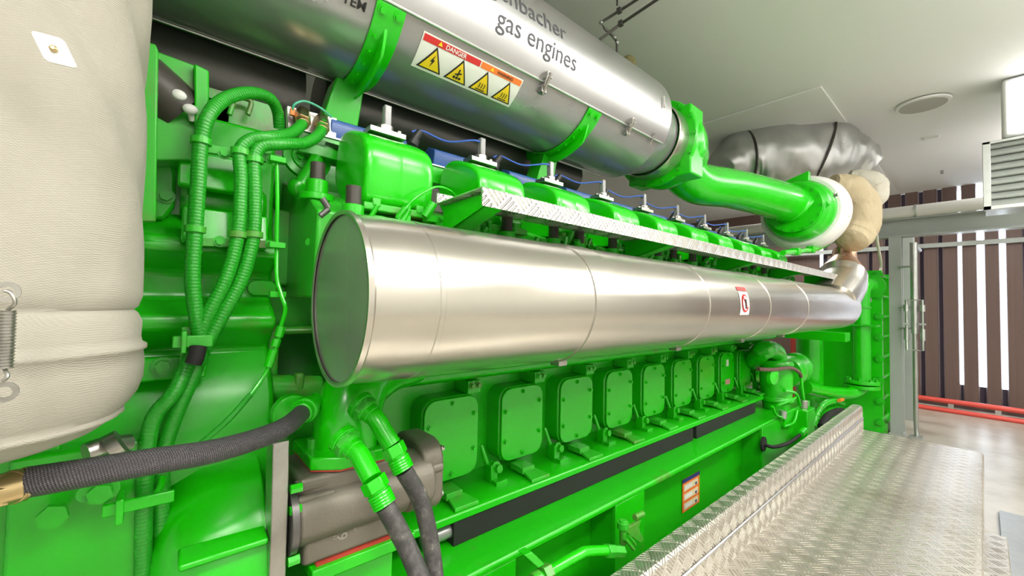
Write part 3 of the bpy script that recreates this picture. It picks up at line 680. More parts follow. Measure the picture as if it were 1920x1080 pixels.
# ================================================================== WALKWAY STEP over the pipe
YA, YB, ZW = 0.70, 0.892, 0.247
wk = thing('tread_step', (2.2, 0.8, ZW - 0.1), 'long narrow aluminium tread plate step above the steel exhaust pipe', 'step')
wx0, wx1 = 0.512, 3.92
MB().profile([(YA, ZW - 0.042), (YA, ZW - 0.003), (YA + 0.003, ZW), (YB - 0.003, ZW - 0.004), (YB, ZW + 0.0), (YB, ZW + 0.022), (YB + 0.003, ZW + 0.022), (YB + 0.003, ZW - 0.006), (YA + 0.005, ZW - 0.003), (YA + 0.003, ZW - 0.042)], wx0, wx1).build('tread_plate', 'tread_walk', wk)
for x in (0.53, 1.33, 2.13, 2.93, 3.7):
    MB().prism([(x, YB, ZW - 0.008), (x, YA + 0.006, ZW - 0.008), (x, YA + 0.006, ZW - 0.036), (x, YB + 0.0, ZW - 0.085)], (0.006, 0, 0)).prism([(x, YB, ZW - 0.085), (x, YA + 0.006, ZW - 0.036), (x, YA + 0.006, ZW - 0.033), (x, YB + 0.0, ZW - 0.08)], (0.05, 0, 0)).build('bracket', 'green_clean', wk, 0.001)

# ================================================================== SILENCER
YS, ZS, RS = 1.155, 0.868, 0.243
sl = thing('silencer', (0.8, YS, ZS - RS), 'large brushed steel silencer cylinder with lettering above the rocker covers', 'silencer')
XS0, XS1 = -0.5, 1.70
TH = math.radians(38 - 1)   # seam elevation measured below the axis line of sight
def shell(a0, a1, r, x0, x1, seg=40):
    mb = MB(); R = []
    ps_ = []
    for i in range(seg + 1):
        a = a0 + (a1 - a0) * i / seg; ps_.append((YS - r * math.cos(a), ZS + r * math.sin(a)))
    for i in range(seg, -1, -1):
        a = a0 + (a1 - a0) * i / seg; ps_.append((YS - (r - 0.004) * math.cos(a), ZS + (r - 0.004) * math.sin(a)))
    mb.profile(ps_, x0, x1); return mb
SEAM = math.radians(-33)
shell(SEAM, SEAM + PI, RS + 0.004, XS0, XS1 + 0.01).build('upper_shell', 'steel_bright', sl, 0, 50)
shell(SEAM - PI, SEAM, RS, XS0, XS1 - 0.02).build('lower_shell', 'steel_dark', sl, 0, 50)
MB().lathe((XS0, YS, ZS), (1, 0, 0), [(0, RS - 0.006), (XS1 - XS0 - 0.01, RS - 0.006)], 48).build('inner_body', 'steel_pipe_dark', sl)
def polar(a, r, x): return V3((x, YS - r * math.cos(a), ZS + r * math.sin(a)))
# seam lip
MB().tube([polar(SEAM, RS + 0.005, XS0), polar(SEAM, RS + 0.005, XS1)], 0.004, n=8, smooth=False).build('seam_lip', 'steel_bright', sl)
MB().tube([polar(math.radians(-114), RS + 0.003, XS0), polar(math.radians(-114), RS + 0.003, XS1 - 0.05)], 0.004, n=8, smooth=False).build('lower_seam_lip', 'steel_bright', sl)
for px_, py_ in ((1020, 158), (1178, 240)):
    x = at(px_, py_, Y=YS - RS * 0.84).x
    l = MB()
    for a, r_ in ((SEAM + 0.09, 0.013), (SEAM - 0.10, 0.012)):
        q = polar(a, RS + 0.008, x); l.box(q, (0.022, 0.02, 0.02))
    l.tube([polar(SEAM + 0.13, RS + 0.02, x), polar(SEAM - 0.14, RS + 0.018, x)], 0.006, n=8)
    l.tube([polar(SEAM + 0.10, RS + 0.022, x - 0.012), polar(SEAM - 0.05, RS + 0.024, x - 0.012)], 0.003, n=8).build('latch', 'zinc', sl, 0.001)
MB().tube([polar(SEAM + 0.10, RS + 0.012, XS1 - 0.09), polar(SEAM - 0.10, RS + 0.012, XS1 - 0.09)], 0.004, n=8).tube([polar(SEAM + 0.75, RS + 0.012, XS1 - 0.07), polar(SEAM + 0.55, RS + 0.012, XS1 - 0.07)], 0.004, n=8).build('handle_clip', 'zinc', sl)
# green strap bands with bolts
for j, x in enumerate((0.405, 1.215)):
    a0, a1 = SEAM - 0.02, SEAM - 1.75
    b_ = MB(); ps_ = []
    wdt = 0.075
    n = 22
    for i in range(n + 1):
        a = a0 + (a1 - a0) * i / n; ps_.append((YS - (RS + 0.007) * math.cos(a), ZS + (RS + 0.007) * math.sin(a)))
    for i in range(n, -1, -1):
        a = a0 + (a1 - a0) * i / n; ps_.append((YS - (RS + 0.001) * math.cos(a), ZS + (RS + 0.001) * math.sin(a)))
    b_.profile(ps_, x - wdt / 2, x + wdt / 2)
    ps2 = []
    for i in range(n + 1):
        a = a0 - 0.22 + (a1 - a0 + 0.22) * i / n; g = 0.035 * min(1, i / 3); ps2.append((YS - (RS + 0.007 + g) * math.cos(a), ZS + (RS + 0.007 + g) * math.sin(a)))
    for i in range(n, -1, -1):
        a = a0 - 0.22 + (a1 - a0 + 0.22) * i / n; ps2.append((YS - (RS + 0.004) * math.cos(a), ZS + (RS + 0.004) * math.sin(a)))
    b_.profile(ps2, x - 0.004, x + 0.004)
    st = b_.build('strap', 'green_clean', sl, 0.001, 50)
    bb = MB()
    for dx in (-0.02, 0.02): bb.bolt(polar(SEAM - 0.09, RS + 0.007, x + dx), polar(SEAM - 0.09, 1, 0) - polar(SEAM - 0.09, 0, 0), 0.009, 0.007)
    for k in range(5):
        a = SEAM - 0.35 - 0.17 * k; bb.bolt(polar(a, RS + 0.007, x - 0.02), polar(a, 1, 0) - polar(a, 0, 0), 0.005, 0.005)
    bb.build('bolt', 'green_clean', st)
# support stands below the straps
for x in (0.36, 1.2):
    MB().prism([(x - 0.01, 1.19, 0.63), (x + 0.07, 1.19, 0.63), (x + 0.06, 1.21, 0.50), (x - 0.04, 1.21, 0.50)], (0, 0.08, 0)).build('saddle', 'green', sl, 0.004)
# end neck
ncx = XS1 - 0.04
MB().lathe((ncx, YS, ZS), (1, 0, 0), [(0, RS - 0.004), (0.03, RS - 0.008), (0.22, RS - 0.062), (0.24, RS - 0.065)], 40).build('neck', 'steel_dark', sl, 0, 12)
# lettering
fw = wrap(0, YS, ZS, RS + 0.004, 0)
lt = MB()
def theta_of(px, py, Rr):
    """where the viewing ray meets the cylinder: (x, elevation angle)"""
    r = ROT @ V3((px - 960, 540 - py, -FPX)); a = r.y ** 2 + r.z ** 2; b_ = -(r.y * YS + r.z * ZS); c_ = YS ** 2 + ZS ** 2 - Rr ** 2
    dis = b_ * b_ - a * c_
    t_ = (-b_ - math.sqrt(max(dis, 0))) / a; p = r * t_
    return p.x, math.atan2(p.z - ZS, YS - p.y)
xa, ta = theta_of(928, 50, RS); xb, tb = theta_of(1078, 128, RS); xc, tc_ = theta_of(1060, 72, RS)
print('LETTER', xa, ta, xb, tb, xc, tc_)
me = text_mesh('gas engines', 0.1); wtx = max(p.co.x for p in me.vertices); bpy.data.meshes.remove(me)
sz = 0.1 * (xb - xa) / wtx
th_line = (ta + tb) / 2
add_text(lt, fw, 'gas engines', sz, xa, (th_line - 0.02) * (RS + 0.004), 0.0010, 0, None)
flat_build(lt, 'lettering', ['ink_grey'], sl); lt = MB()
me = text_mesh('Jenbacher', 0.1); wj = max(p.co.x for p in me.vertices); bpy.data.meshes.remove(me)
add_text(lt, fw, 'Jenbacher', sz, xc - wj * sz / 0.1, th_line * (RS + 0.004) + sz * 0.95, 0.0010, 0, None)
flat_build(lt, 'lettering', ['ink_grey'], sl)
lt = MB(); xq, tq = theta_of(640, 2, RS)
add_text(lt, wrap(0, YS, ZS, RS, 0), 'TEM', 0.03, xq, tq * RS, 0.0012, 0, True)
flat_build(lt, 'type_mark', ['ink'], sl)
# danger sign
xa, ta = theta_of(796, 52, RS); xb, tb = theta_of(976, 152, RS); xc, tc_ = theta_of(772, 118, RS); xd, td = theta_of(955, 205, RS)
print('SIGN', xa, ta, xb, tb, xc, tc_, xd, td)
U0, U1 = (xa + xc) / 2, (xb + xd) / 2; V1 = (ta + tb) / 2 * RS; V0 = (tc_ + td) / 2 * RS
W_, H_ = U1 - U0, V1 - V0
fs = wrap(0, YS, ZS, RS, 0); sg = MB()
grid(sg, fs, U0, V0, U1, V1, 0.0015, 10, 0, 4)
hs = H_ * 0.22
grid(sg, fs, U0 + 0.004, V1 - hs, U0 + W_ * 0.535, V1 - 0.004, 0.0022, 4, 1)
grid(sg, fs, U0 + W_ * 0.545, V1 - hs, U1 - 0.004, V1 - 0.004, 0.0022, 4, 2)
add_text(sg, fs, 'DANGER', hs * 0.8, U0 + W_ * 0.30, V1 - hs * 0.85, 0.0035, 0, True, True)
add_text(sg, fs, 'WARNING', hs * 0.62, U0 + W_ * 0.80, V1 - hs * 0.8, 0.0035, 4, True, True)
for cx_ in (0.155, 0.66):
    c_ = U0 + W_ * cx_; tri_sub(sg, fs, (c_ - hs * 0.33, V1 - hs * 0.8), (c_ + hs * 0.33, V1 - hs * 0.8), (c_, V1 - hs * 0.25), 0.0035, 3, 2)
tw = H_ * 0.80
for k in range(4):
    cx_ = U0 + W_ * (0.14 + 0.245 * k); yb_ = V0 + H_ * 0.08; hgt = tw * 0.87
    tri_sub(sg, fs, (cx_ - tw / 2, yb_), (cx_ + tw / 2, yb_), (cx_, yb_ + hgt), 0.0024, 4)
    tri_sub(sg, fs, (cx_ - tw * 0.40, yb_ + tw * 0.055), (cx_ + tw * 0.40, yb_ + tw * 0.055), (cx_, yb_ + hgt - tw * 0.11), 0.0034, 3)
    q = lambda pts: poly2(sg, fs, [(cx_ + a * tw, yb_ + b_ * tw) for a, b_ in pts], 0.0046, 4)
    if k == 0: q([(0.05, 0.62), (-0.09, 0.33), (-0.005, 0.35)]); q([(0.0, 0.42), (0.08, 0.42), (-0.04, 0.12)])
    elif k == 1:
        for dx in (-0.12, 0.0, 0.12): q([(dx + 0.055 * math.cos(a * PI / 4), 0.17 + 0.055 * math.sin(a * PI / 4)) for a in range(8)])
        q([(-0.03, 0.50), (0.03, 0.50), (0.03, 0.24), (-0.03, 0.24)]); q([(-0.14, 0.30), (0.12, 0.40), (0.14, 0.35), (-0.12, 0.25)])
    else:
        for dx in (-0.12, 0.0, 0.12):
            q([(dx - 0.02, 0.17), (dx + 0.015, 0.17), (dx + 0.035, 0.27), (dx, 0.27)]); q([(dx, 0.27), (dx + 0.035, 0.27), (dx + 0.015, 0.38), (dx - 0.02, 0.38)])
        q([(-0.22, 0.09), (0.22, 0.09), (0.22, 0.13), (-0.22, 0.13)])
flat_build(sg, 'danger_sign', ['label_white', 'label_red', 'label_orange', 'label_yellow', 'ink'], sl)
# second, smaller dark pipe under the silencer
tag(MB().cyl((-0.5, 1.45, 0.62), (0.30, 1.45, 0.62), 0.14, seg=40).build('charge_air_pipe', 'steel_pipe_dark'), 'dark pipe beneath the left half of the steel silencer', 'pipe')
t = tag(MB().cyl((0.36, 1.42, 0.655), (1.60, 1.42, 0.655), 0.092, seg=36).build('charge_air_pipe', 'steel_pipe_dark'), 'dark pipe behind the rocker covers beneath the right half of the silencer', 'pipe')
tag(MB().cyl(at(1178, 122, Y=1.32) - V3((0, 0, 0.16)), at(1178, 122, Y=1.32), 0.03).ball(at(1178, 122, Y=1.32), 0.05, (0.9, 0.9, 1.1)).build('foam_ball', 'pad_olive'), 'olive brown round cap peeking over the top of the silencer', 'cap')
c = at(1262, 225, Y=1.2)
tag(MB().prism([c + V3((-0.2, 0, -0.12)), c + V3((-0.06, 0, -0.0)), c + V3((0.02, 0, 0.02)), c + V3((0.09, 0, 0.0)), c + V3((0.085, 0, -0.02)), c + V3((0.05, 0, -0.06))], (0, 0.05, 0)).build('black_cloth', 'cloth_black', bevel=0.006), 'dark rag sticking up behind the green flange', 'rag')

# ================================================================== INTAKE PIPE + TURBO
tb_ = thing('intake_pipe', (2.5, YS, 0.6), 'thick glossy green intake pipe running from silencer flange to turbocharger', 'pipe')
NX = XS1 + 0.20; rn = RS - 0.062
MB().lathe((NX, YS, ZS), (1, 0, 0), [(0, rn + 0.006), (0.0, rn + 0.012), (0.10, rn + 0.012), (0.10, rn)], 48, caps=False).build('clamp_sleeve', 'steel_warm', tb_, 0.003)
MB().lathe((NX + 0.09, YS, ZS), (1, 0, 0), [(0, rn + 0.01), (0, rn + 0.05), (0.025, rn + 0.05), (0.03, rn + 0.02), (0.07, rn + 0.01), (0.10, rn + 0.04), (0.13, rn + 0.04), (0.2, rn + 0.02), (0.33, rn - 0.04), (0.36, rn - 0.045)], 48).box((NX + 0.16, YS - 0.02, ZS - 0.02), (0.14, 0.36, 0.36)).build('flange_casting', 'green_clean', tb_, 0.008, 40)
b_ = MB()
for i in range(14):
    a = 2 * PI * i / 14; b_.bolt((NX + 0.092, YS - (rn + 0.035) * math.cos(a), ZS + (rn + 0.035) * math.sin(a)), (-1, 0, 0), 0.008, 0.008)
b_.build('flange_bolt', 'green', tb_)
TX, TY, TZ = 3.72, 0.94, 0.755
P = [V3((NX + 0.26, YS, ZS - 0.02)), at(1300, 341, Y=1.14), at(1370, 354, Y=1.09), at(1430, 368, Y=1.03), at(1480, 383, Y=0.97), V3((TX - 0.03, TY, TZ))]
MB().tube(P, 0.145, n=40, sub=10, rs=[0.125, 0.122, 0.126, 0.134, 0.144, 0.152]).build('pipe', 'green_clean', tb_)
tu = thing('turbocharger', (TX, TY, TZ - 0.3), 'round green and grey turbocharger at the far end of the green intake pipe', 'turbocharger')
MB().lathe((TX - 0.10, TY, TZ), (1, 0, 0), [(0, 0.15), (0.0, 0.185), (0.03, 0.185), (0.035, 0.182), (0.05, 0.215), (0.09, 0.232), (0.16, 0.24)], 56).build('compressor_cover', 'green_clean', tu, 0.002)
MB().lathe((TX + 0.06, TY, TZ), (1, 0, 0), [(0, 0.243), (0, 0.262), (0.03, 0.285), (0.14, 0.305), (0.2, 0.28), (0.26, 0.2)], 56).build('compressor_housing', 'label_white', tu, 0.003)
for i in range(16):
    a = 2 * PI * i / 16; MB().bolt((TX - 0.1, TY - 0.172 * math.cos(a), TZ + 0.172 * math.sin(a)), (-1, 0, 0), 0.008, 0.010).build('cover_bolt', 'green', tu)
MB().prism([(TX - 0.06, TY - 0.14, TZ - 0.10), (TX - 0.06, TY - 0.22, TZ - 0.0), (TX - 0.06, TY - 0.14, TZ + 0.10)], (0.05, 0, 0)).build('lug', 'green_clean', tu, 0.004)
MB().prism([(TX - 0.02, TY + 0.02, TZ + 0.2), (TX - 0.02, TY - 0.08, TZ + 0.17), (TX - 0.02, TY - 0.08, TZ + 0.29), (TX - 0.02, TY + 0.08, TZ + 0.24)], (0.06, 0, 0)).build('lug', 'green_clean', tu, 0.004)
for q in ((1566, 366), (1586, 405)): MB().bolt(at(q[0], q[1], Y=0.67), (-0.5, -1, 0), 0.012, 0.02).build('housing_bolt', 'zinc', tu)
# jackets behind the turbo
def lumpy(name, pts, r, rs, mat, nz, label, cat, n=40, seams=()):
    t = thing(name, pts[0], label, cat)
    MB().tube(pts, r, n=n, sub=14, rs=rs, nz=nz).build('cover', mat, t, 0, 80)
    for i in seams:
        a, c2 = V3(pts[i]), V3(pts[i + 1]); d = (c2 - a).normalized()
        MB().lathe(a - d * 0.008, d, [(0, rs[i] * 0.97), (0.002, rs[i] * 1.035), (0.014, rs[i] * 1.035), (0.016, rs[i] * 0.97)], 36, caps=False).build('tie_band', 'cap_brown', t)
    return t
def rpx(p, px): return px * (p @ Vector((-ROT[0][2], -ROT[1][2], -ROT[2][2]))) / FPX
def lump_at(name, L, *a, **k):
    P = [at(q[0], q[1], X=q[2]) for q in L]; return lumpy(name, P, 0.2, [rpx(p, q[3]) for p, q in zip(P, L)], *a, **k)
lump_at('foil_duct', [(1350, 325, 4.2, 36), (1392, 304, 4.4, 56), (1450, 298, 4.6, 70), (1525, 300, 4.85, 74), (1590, 312, 5.0, 56), (1628, 328, 5.05, 34)], 'foil', (0.035, 5.0), 'crumpled silver foil covered duct arching behind the turbocharger', 'duct', seams=(1, 3))
lump_at('beige_jacket', [(1560, 345, 4.1, 18), (1590, 352, 4.2, 24), (1610, 372, 4.3, 27), (1617, 400, 4.35, 29), (1611, 425, 4.35, 30), (1602, 442, 4.3, 30), (1596, 452, 4.25, 25)], 'beige_cloth', (0.008, 10), 'wrinkled beige fabric jacket around the turbine, right of the turbocharger', 'insulation jacket')
lump_at('white_jacket', [(1590, 334, 4.5, 16), (1618, 340, 4.55, 22), (1636, 350, 4.6, 24), (1643, 370, 4.6, 18), (1643, 385, 4.6, 9)], 'white_cloth', (0.012, 8), 'off white fabric jacket hanging below the silver foil duct', 'insulation jacket')
t = thing('oil_pipe', at(1500, 470, Y=0.85), 'thin bright green bent pipe below the turbocharger', 'pipe')
MB().tube([at(1468, 474, Y=0.85), at(1530, 467, Y=0.85), at(1560, 452, Y=0.85), at(1588, 434, Y=0.85), at(1578, 426, Y=0.87)], 0.018).build('pipe', 'green_clean', t)
MB().box(at(1492, 472, Y=0.85), (0.05, 0.05, 0.05)).box(at(1520, 468, Y=0.85), (0.05, 0.05, 0.05)).build('clamp', 'green', t, 0.003)
tag(MB().tube([at(1620, 412, X=4.4), at(1640, 425, X=4.7), at(1645, 455, X=5.2), at(1652, 495, X=5.98), at(1650, 510, X=6.0)], 0.012).build('hanging_cord', 'white_cable'), 'pale cord hanging from the beige jacket to the heat exchanger', 'cord')

# ================================================================== PLATE HEAT EXCHANGER
hx = thing('heat_exchanger', (6.4, 1.05, FLOOR), 'tall green plate heat exchanger with tie bolts at the far end', 'heat exchanger')
HXA = 6.0; k_ = HXA / 6.2
yr = at(1655, 600, X=HXA).y; zt = at(1655, 507, X=HXA).z
MB().box((HXA, yr + 0.30, (zt + FLOOR) / 2), (0.05, 0.60, zt - FLOOR)).build('front_plate', 'green_clean', hx, 0.004)
XB2 = HXA * yr / at(1671, 600, X=HXA).y
MB().box((XB2, yr + 0.30, (zt - 0.02 + FLOOR) / 2), (0.05, 0.60, zt - FLOOR)).build('rear_plate', 'green_clean', hx, 0.004)
MB().box(((HXA + XB2) / 2, yr + 0.33, (zt + FLOOR) / 2 - 0.02), (XB2 - HXA - 0.06, 0.50, zt - FLOOR - 0.12)).build('plate_pack', 'pink_gasket', hx)
nb = 8
for i in range(nb):
    z = zt - 0.05 - (zt - FLOOR - 0.16) * i / (nb - 1)
    o = MB().cyl((HXA - 0.04, yr + 0.03, z), (XB2 + 0.03, yr + 0.03, z), 0.016, seg=10).build('tie_rod', 'green_clean', hx)
    MB().bolt((HXA - 0.025, yr + 0.03, z), (-1, 0, 0), 0.03, 0.03).build('nut', 'green', o)
    MB().cyl((XB2 + 0.03, yr + 0.03, z), (XB2 + 0.22, yr + 0.03, z), 0.014, seg=10).build('thread', 'galvanised', o)
MB().box(((HXA + XB2) / 2, yr + 0.01, FLOOR + 0.05), (XB2 - HXA, 0.08, 0.1)).build('foot', 'green_dusty', hx, 0.004)
MB().box((HXA + 0.0, yr + 0.35, zt + 0.05), (0.04, 0.12, 0.12)).build('lifting_lug', 'green_clean', hx, 0.003)
MB().box((HXA - 0.028, yr + 0.13, 0.16), (0.006, 0.09, 0.17)).build('data_plate', 'galvanised', hx)
# coolant pipes in front of it
cp = thing('coolant_pipe', (5.75, 1.0, -0.7), 'vertical green coolant pipe with flange in front of the heat exchanger', 'pipe')
yq = at(1615, 600, X=5.7).y; pa = at(1615, 540, X=5.7); pb = at(1614, 712, X=5.7)
MB().tube([(HXA, yq - 0.04, pa.z + 0.03), (5.8, yq - 0.02, pa.z + 0.04), (5.71, yq, pa.z - 0.06), (5.7, yq, pa.z - 0.3), (5.7, yq, pb.z)], 0.075, n=24, sub=8).build('pipe', 'green_clean', cp)
MB().lathe((HXA - 0.03, yq - 0.04, pa.z + 0.03), (-1, 0, 0), [(0, 0.13), (0.03, 0.13), (0.03, 0.08)], 24).build('top_flange', 'green', cp, 0.002)
b_ = MB().cyl((5.7, yq, pb.z), (5.7, yq, pb.z - 0.035), 0.15).cyl((5.7, yq, pb.z - 0.05), (5.7, yq, pb.z - 0.085), 0.15)
b_.build('flange', 'green_clean', cp, 0.003)
b_ = MB()
for i in range(8):
    a = 2 * PI * i / 8; b_.bolt((5.7 + 0.12 * math.cos(a), yq + 0.12 * math.sin(a), pb.z), (0, 0, 1), 0.014, 0.02)
b_.build('bolt', 'green', cp)
MB().cyl((5.7, yq, 0.0), (5.7, yq, 0.02), 0.085).box((5.7, yq - 0.02, -0.18), (0.24, 0.24, 0.02)).build('clip', 'green', cp, 0.002)
pe = at(1518, 725, X=4.9)
MB().tube([(5.7, yq, pb.z - 0.08), at(1606, 733, X=5.62), at(1588, 738, X=5.5), at(1550, 735, X=5.2), at(1510, 727, X=4.8)], 0.062, n=20).build('lower_pipe', 'green_clean', cp)
tag(MB().cyl((5.6, 1.30, FLOOR), (5.6, 1.30, -0.30), 0.13, seg=28).build('coolant_pipe', 'green_clean'), 'wide upright green pipe in the shade left of the flanged one', 'pipe')
tag(MB().box(at(1590, 632, X=5.2) + V3((0, 0.5, 0)), (0.2, 1.0, 0.09)).build('cross_beam', 'green_clean', bevel=0.004), 'green cross beam below the steel pipe elbow', 'beam')
q = at(1497, 640, X=7.2)
t = tag(MB().cyl((q.x, q.y, FLOOR), (q.x, q.y, q.z + 0.1), 0.1, seg=20).ball((q.x, q.y, q.z + 0.1), 0.1).build('fire_extinguisher', 'red_paint'), 'red fire extinguisher seen under the steel pipe behind the engine', 'fire extinguisher')

# ================================================================== PUMP at the far end of the covers
def pump():
    Y = 1.0
    t = thing('coolant_pump', at(1460, 790, Y=Y), 'lumpy green coolant pump at the far end of the engine covers', 'pump')
    c = at(1455, 705, Y=Y); s = 1.0
    p = MB().lathe(at(1455, 675, Y=Y), (0, 0, -1), [(0, 0.10), (0.02, 0.11), (0.03, 0.11), (0.04, 0.10), (0.12, 0.105), (0.26, 0.10), (0.27, 0.11), (0.29, 0.11), (0.30, 0.09), (0.40, 0.075), (0.42, 0.03)], 28)
    p.build('pump_body', 'green', t, 0.004)
    MB().tube([at(1405, 680, Y=Y + 0.2), at(1428, 660, Y=Y + 0.02), at(1442, 655, Y=Y), at(1455, 662, Y=Y), at(1458, 680, Y=Y)], 0.062, n=20).build('inlet_elbow', 'green', t)
    MB().lathe(at(1475, 698, Y=Y), (1, 0.1, 0), [(0, 0.1), (0.06, 0.12), (0.12, 0.12), (0.14, 0.09), (0.3, 0.09), (0.32, 0.12), (0.4, 0.12)], 28).build('volute', 'green', t, 0.003)
    MB().tube([at(1490, 678, Y=Y), at(1508, 682, Y=Y), at(1510, 710, Y=Y)], 0.03).build('outlet', 'green', t)
    MB().lathe(at(1446, 706, Y=Y - 0.1), (-0.2, -1, 0), [(0, 0.055), (0.02, 0.05), (0.03, 0.02)], 20).build('cover_cap', 'green_clean', t)
    MB().tube([at(1421, 692, Y=0.9), at(1450, 693, Y=0.88), at(1482, 690, Y=0.88), at(1498, 698, Y=0.88), at(1502, 706, Y=0.88)], 0.0125).build('brown_hose', 'brown_cable', t)
    MB().tube([at(1502, 703, Y=0.88), at(1504, 730, Y=0.88), at(1507, 750, Y=0.88)], 0.010).tube([at(1470, 732, Y=0.9), at(1492, 738, Y=0.9), at(1500, 760, Y=0.9)], 0.012).tube([at(1458, 760, Y=0.9), at(1480, 752, Y=0.9), at(1492, 745, Y=0.9)], 0.008).build('small_pipe', 'green_clean', t)
    b = thing('terminal_box', at(1506, 800, Y=0.93), 'upright green box between pump and tread platform', 'box')
    c = at(1506, 795, Y=0.90)
    MB().box(c + V3((0, 0.0, -0.06)), (0.20, 0.1, 0.36)).build('box', 'green_clean', b, 0.004)
    MB().cyl(c + V3((0, -0.0, 0.12)), c + V3((0, 0, 0.18)), 0.03).box(c + V3((0.09, 0, -0.06)), (0.04, 0.06, 0.14)).build('connector', 'zinc', b, 0.003)
    v = thing('drain_valve', at(1468, 790, Y=0.9), 'small grey and green drain valve on the frame below the pump', 'valve')
    q = at(1468, 770, Y=0.9)
    MB().cyl(q, q + V3((0, 0, -0.05)), 0.022).build('valve_body', 'galvanised', v)
    MB().tube([at(1448, 762, Y=0.9), at(1455, 778, Y=0.9), at(1468, 785, Y=0.9), at(1470, 800, Y=0.9)], 0.009).tube([at(1470, 800, Y=0.9), at(1488, 792, Y=0.9), at(1495, 770, Y=0.9)], 0.009).build('pipe', 'green_clean', v)
    cb = thing('cable_bundle', at(1540, 770, Y=1.0), 'tangle of green wrapped cables beyond the platform kerb', 'cables')
    P = [at(1525, 800, Y=1.0), at(1532, 775, Y=1.0), at(1545, 758, Y=1.0), at(1565, 752, Y=1.0), at(1580, 756, Y=1.02)]
    MB().tube(P, 0.03, ribs=0.05, depth=0.3).tube([p + V3((0.1, 0, -0.09)) for p in P], 0.022).build('green_cable', 'green', cb)
    MB().tube([at(1540, 800, Y=0.95), at(1552, 780, Y=0.95), at(1572, 770, Y=0.95), at(1585, 772, Y=0.95)], 0.03).build('black_cable', 'black_rubber', cb)
    MB().cyl(at(1573, 751, Y=0.95), at(1580, 749, Y=0.95), 0.016).build('tag', 'orange', cb)
pump()

# ================================================================== BASE FRAME
bf = thing('base_frame', (2.2, 1.1, FLOOR), 'green steel base frame under the engine', 'frame')
FY, FZ = 0.914, -0.743
fr = MB()
fr.profile([(FY, FZ - 0.02), (FY, FZ - 0.005), (FY + 0.006, FZ), (1.6, FZ), (1.6, FZ - 0.02)], -0.55, 3.95)
fr.box((0.35, FY + 0.16, (FZ + FLOOR) / 2), (0.948, 0.32, FZ - FLOOR - 0.02)) if False else None
# web with pocket openings
def web(x0, x1): fr.box(((x0 + x1) / 2, FY + 0.012, (FZ + FLOOR) / 2 - 0.01), (x1 - x0, 0.02, FZ - FLOOR - 0.02))
web(-0.55, 0.824); web(1.325, 1.525); web(2.88, 3.95)
fr.box((2.2, FY + 0.012, FLOOR + 0.06), (3.6, 0.02, 0.12))
fr.box((1.7, FY + 0.13, (FZ + FLOOR) / 2 - 0.01), (4.5, 0.015, FZ - FLOOR - 0.02))
for x in (0.824, 1.325, 1.525, 2.88): fr.box((x + (0.008 if x in (1.325, 2.88) else -0.008), FY + 0.07, (FZ + FLOOR) / 2 - 0.01), (0.012, 0.13, FZ - FLOOR - 0.02))
fr.build('frame_body', 'green', bf, 0.003)
# orange label in the second pocket (flat, on the pocket back)
l0 = at(1279, 900, Y=FY + 0.12); l1 = at(1311, 882, Y=FY + 0.12); lw = l1.x - l0.x; lh = 0.17
fl = lambda u, v, d=0.0: V3((l0.x + u, FY + 0.12 - d, l1.z + 0.0 - lh + v))
sk = MB(); grid(sk, fl, 0, 0, lw, lh, 0.002, 2, 0); grid(sk, fl, 0, lh * 0.88, lw, lh, 0.003, 1, 1)
for k in range(3):
    a = lh * (0.62 - 0.28 * k); grid(sk, fl, lw * 0.08, a - lh * 0.0, lw * 0.9, a + lh * 0.2, 0.003, 1, 2); grid(sk, fl, lw * 0.14, a + lh * 0.05, lw * 0.55, a + lh * 0.15, 0.004, 1, 3); grid(sk, fl, lw * 0.72, a + lh * 0.02, lw * 0.82, a + lh * 0.1, 0.004, 1, 1)
flat_build(sk, 'orange_label', ['label_orange', 'navy', 'label_cream', 'label_white'], bf)
# rubber strips
for j, (xa, xb) in enumerate(((0.69, 2.235), (2.275, 3.165))):
    o = MB().profile([(1.05, FZ + 0.0), (1.05, -0.67), (1.14, -0.67), (1.14, FZ + 0.0)], xa, xb).build('rubber_strip', 'black_rubber', bevel=0.002)
    tag(o, ('long near' if j == 0 else 'short far') + ' black rubber strip between engine foot and base frame', 'rubber strip')
    if j == 0:
        pass
tag(MB().cyl((0.60, 1.08, -0.705), (0.70, 1.08, -0.705), 0.022).build('jacking_stud', 'steel_dark'), 'short grey stud at the near end of the rubber strip', 'stud')
# grommet cable
t = thing('grommet_cable', at(1432, 830, Y=0.9), 'short black cable leaving a round hole in the base frame', 'cable')
q = at(1430, 832, Y=0.912)
MB().lathe(q, (0, -1, 0), [(0, 0.045), (0.01, 0.045), (0.012, 0.02)], 24).build('grommet', 'black_rubber', t)
MB().tube([q, at(1450, 838, Y=0.86), at(1475, 832, Y=0.83), at(1492, 822, Y=0.83), at(1503, 812, Y=0.85)], 0.011).build('cable', 'black_rubber', t)
MB().cyl(at(1500, 814, Y=0.84), at(1508, 806, Y=0.85), 0.022).build('gland', 'green_clean', t)
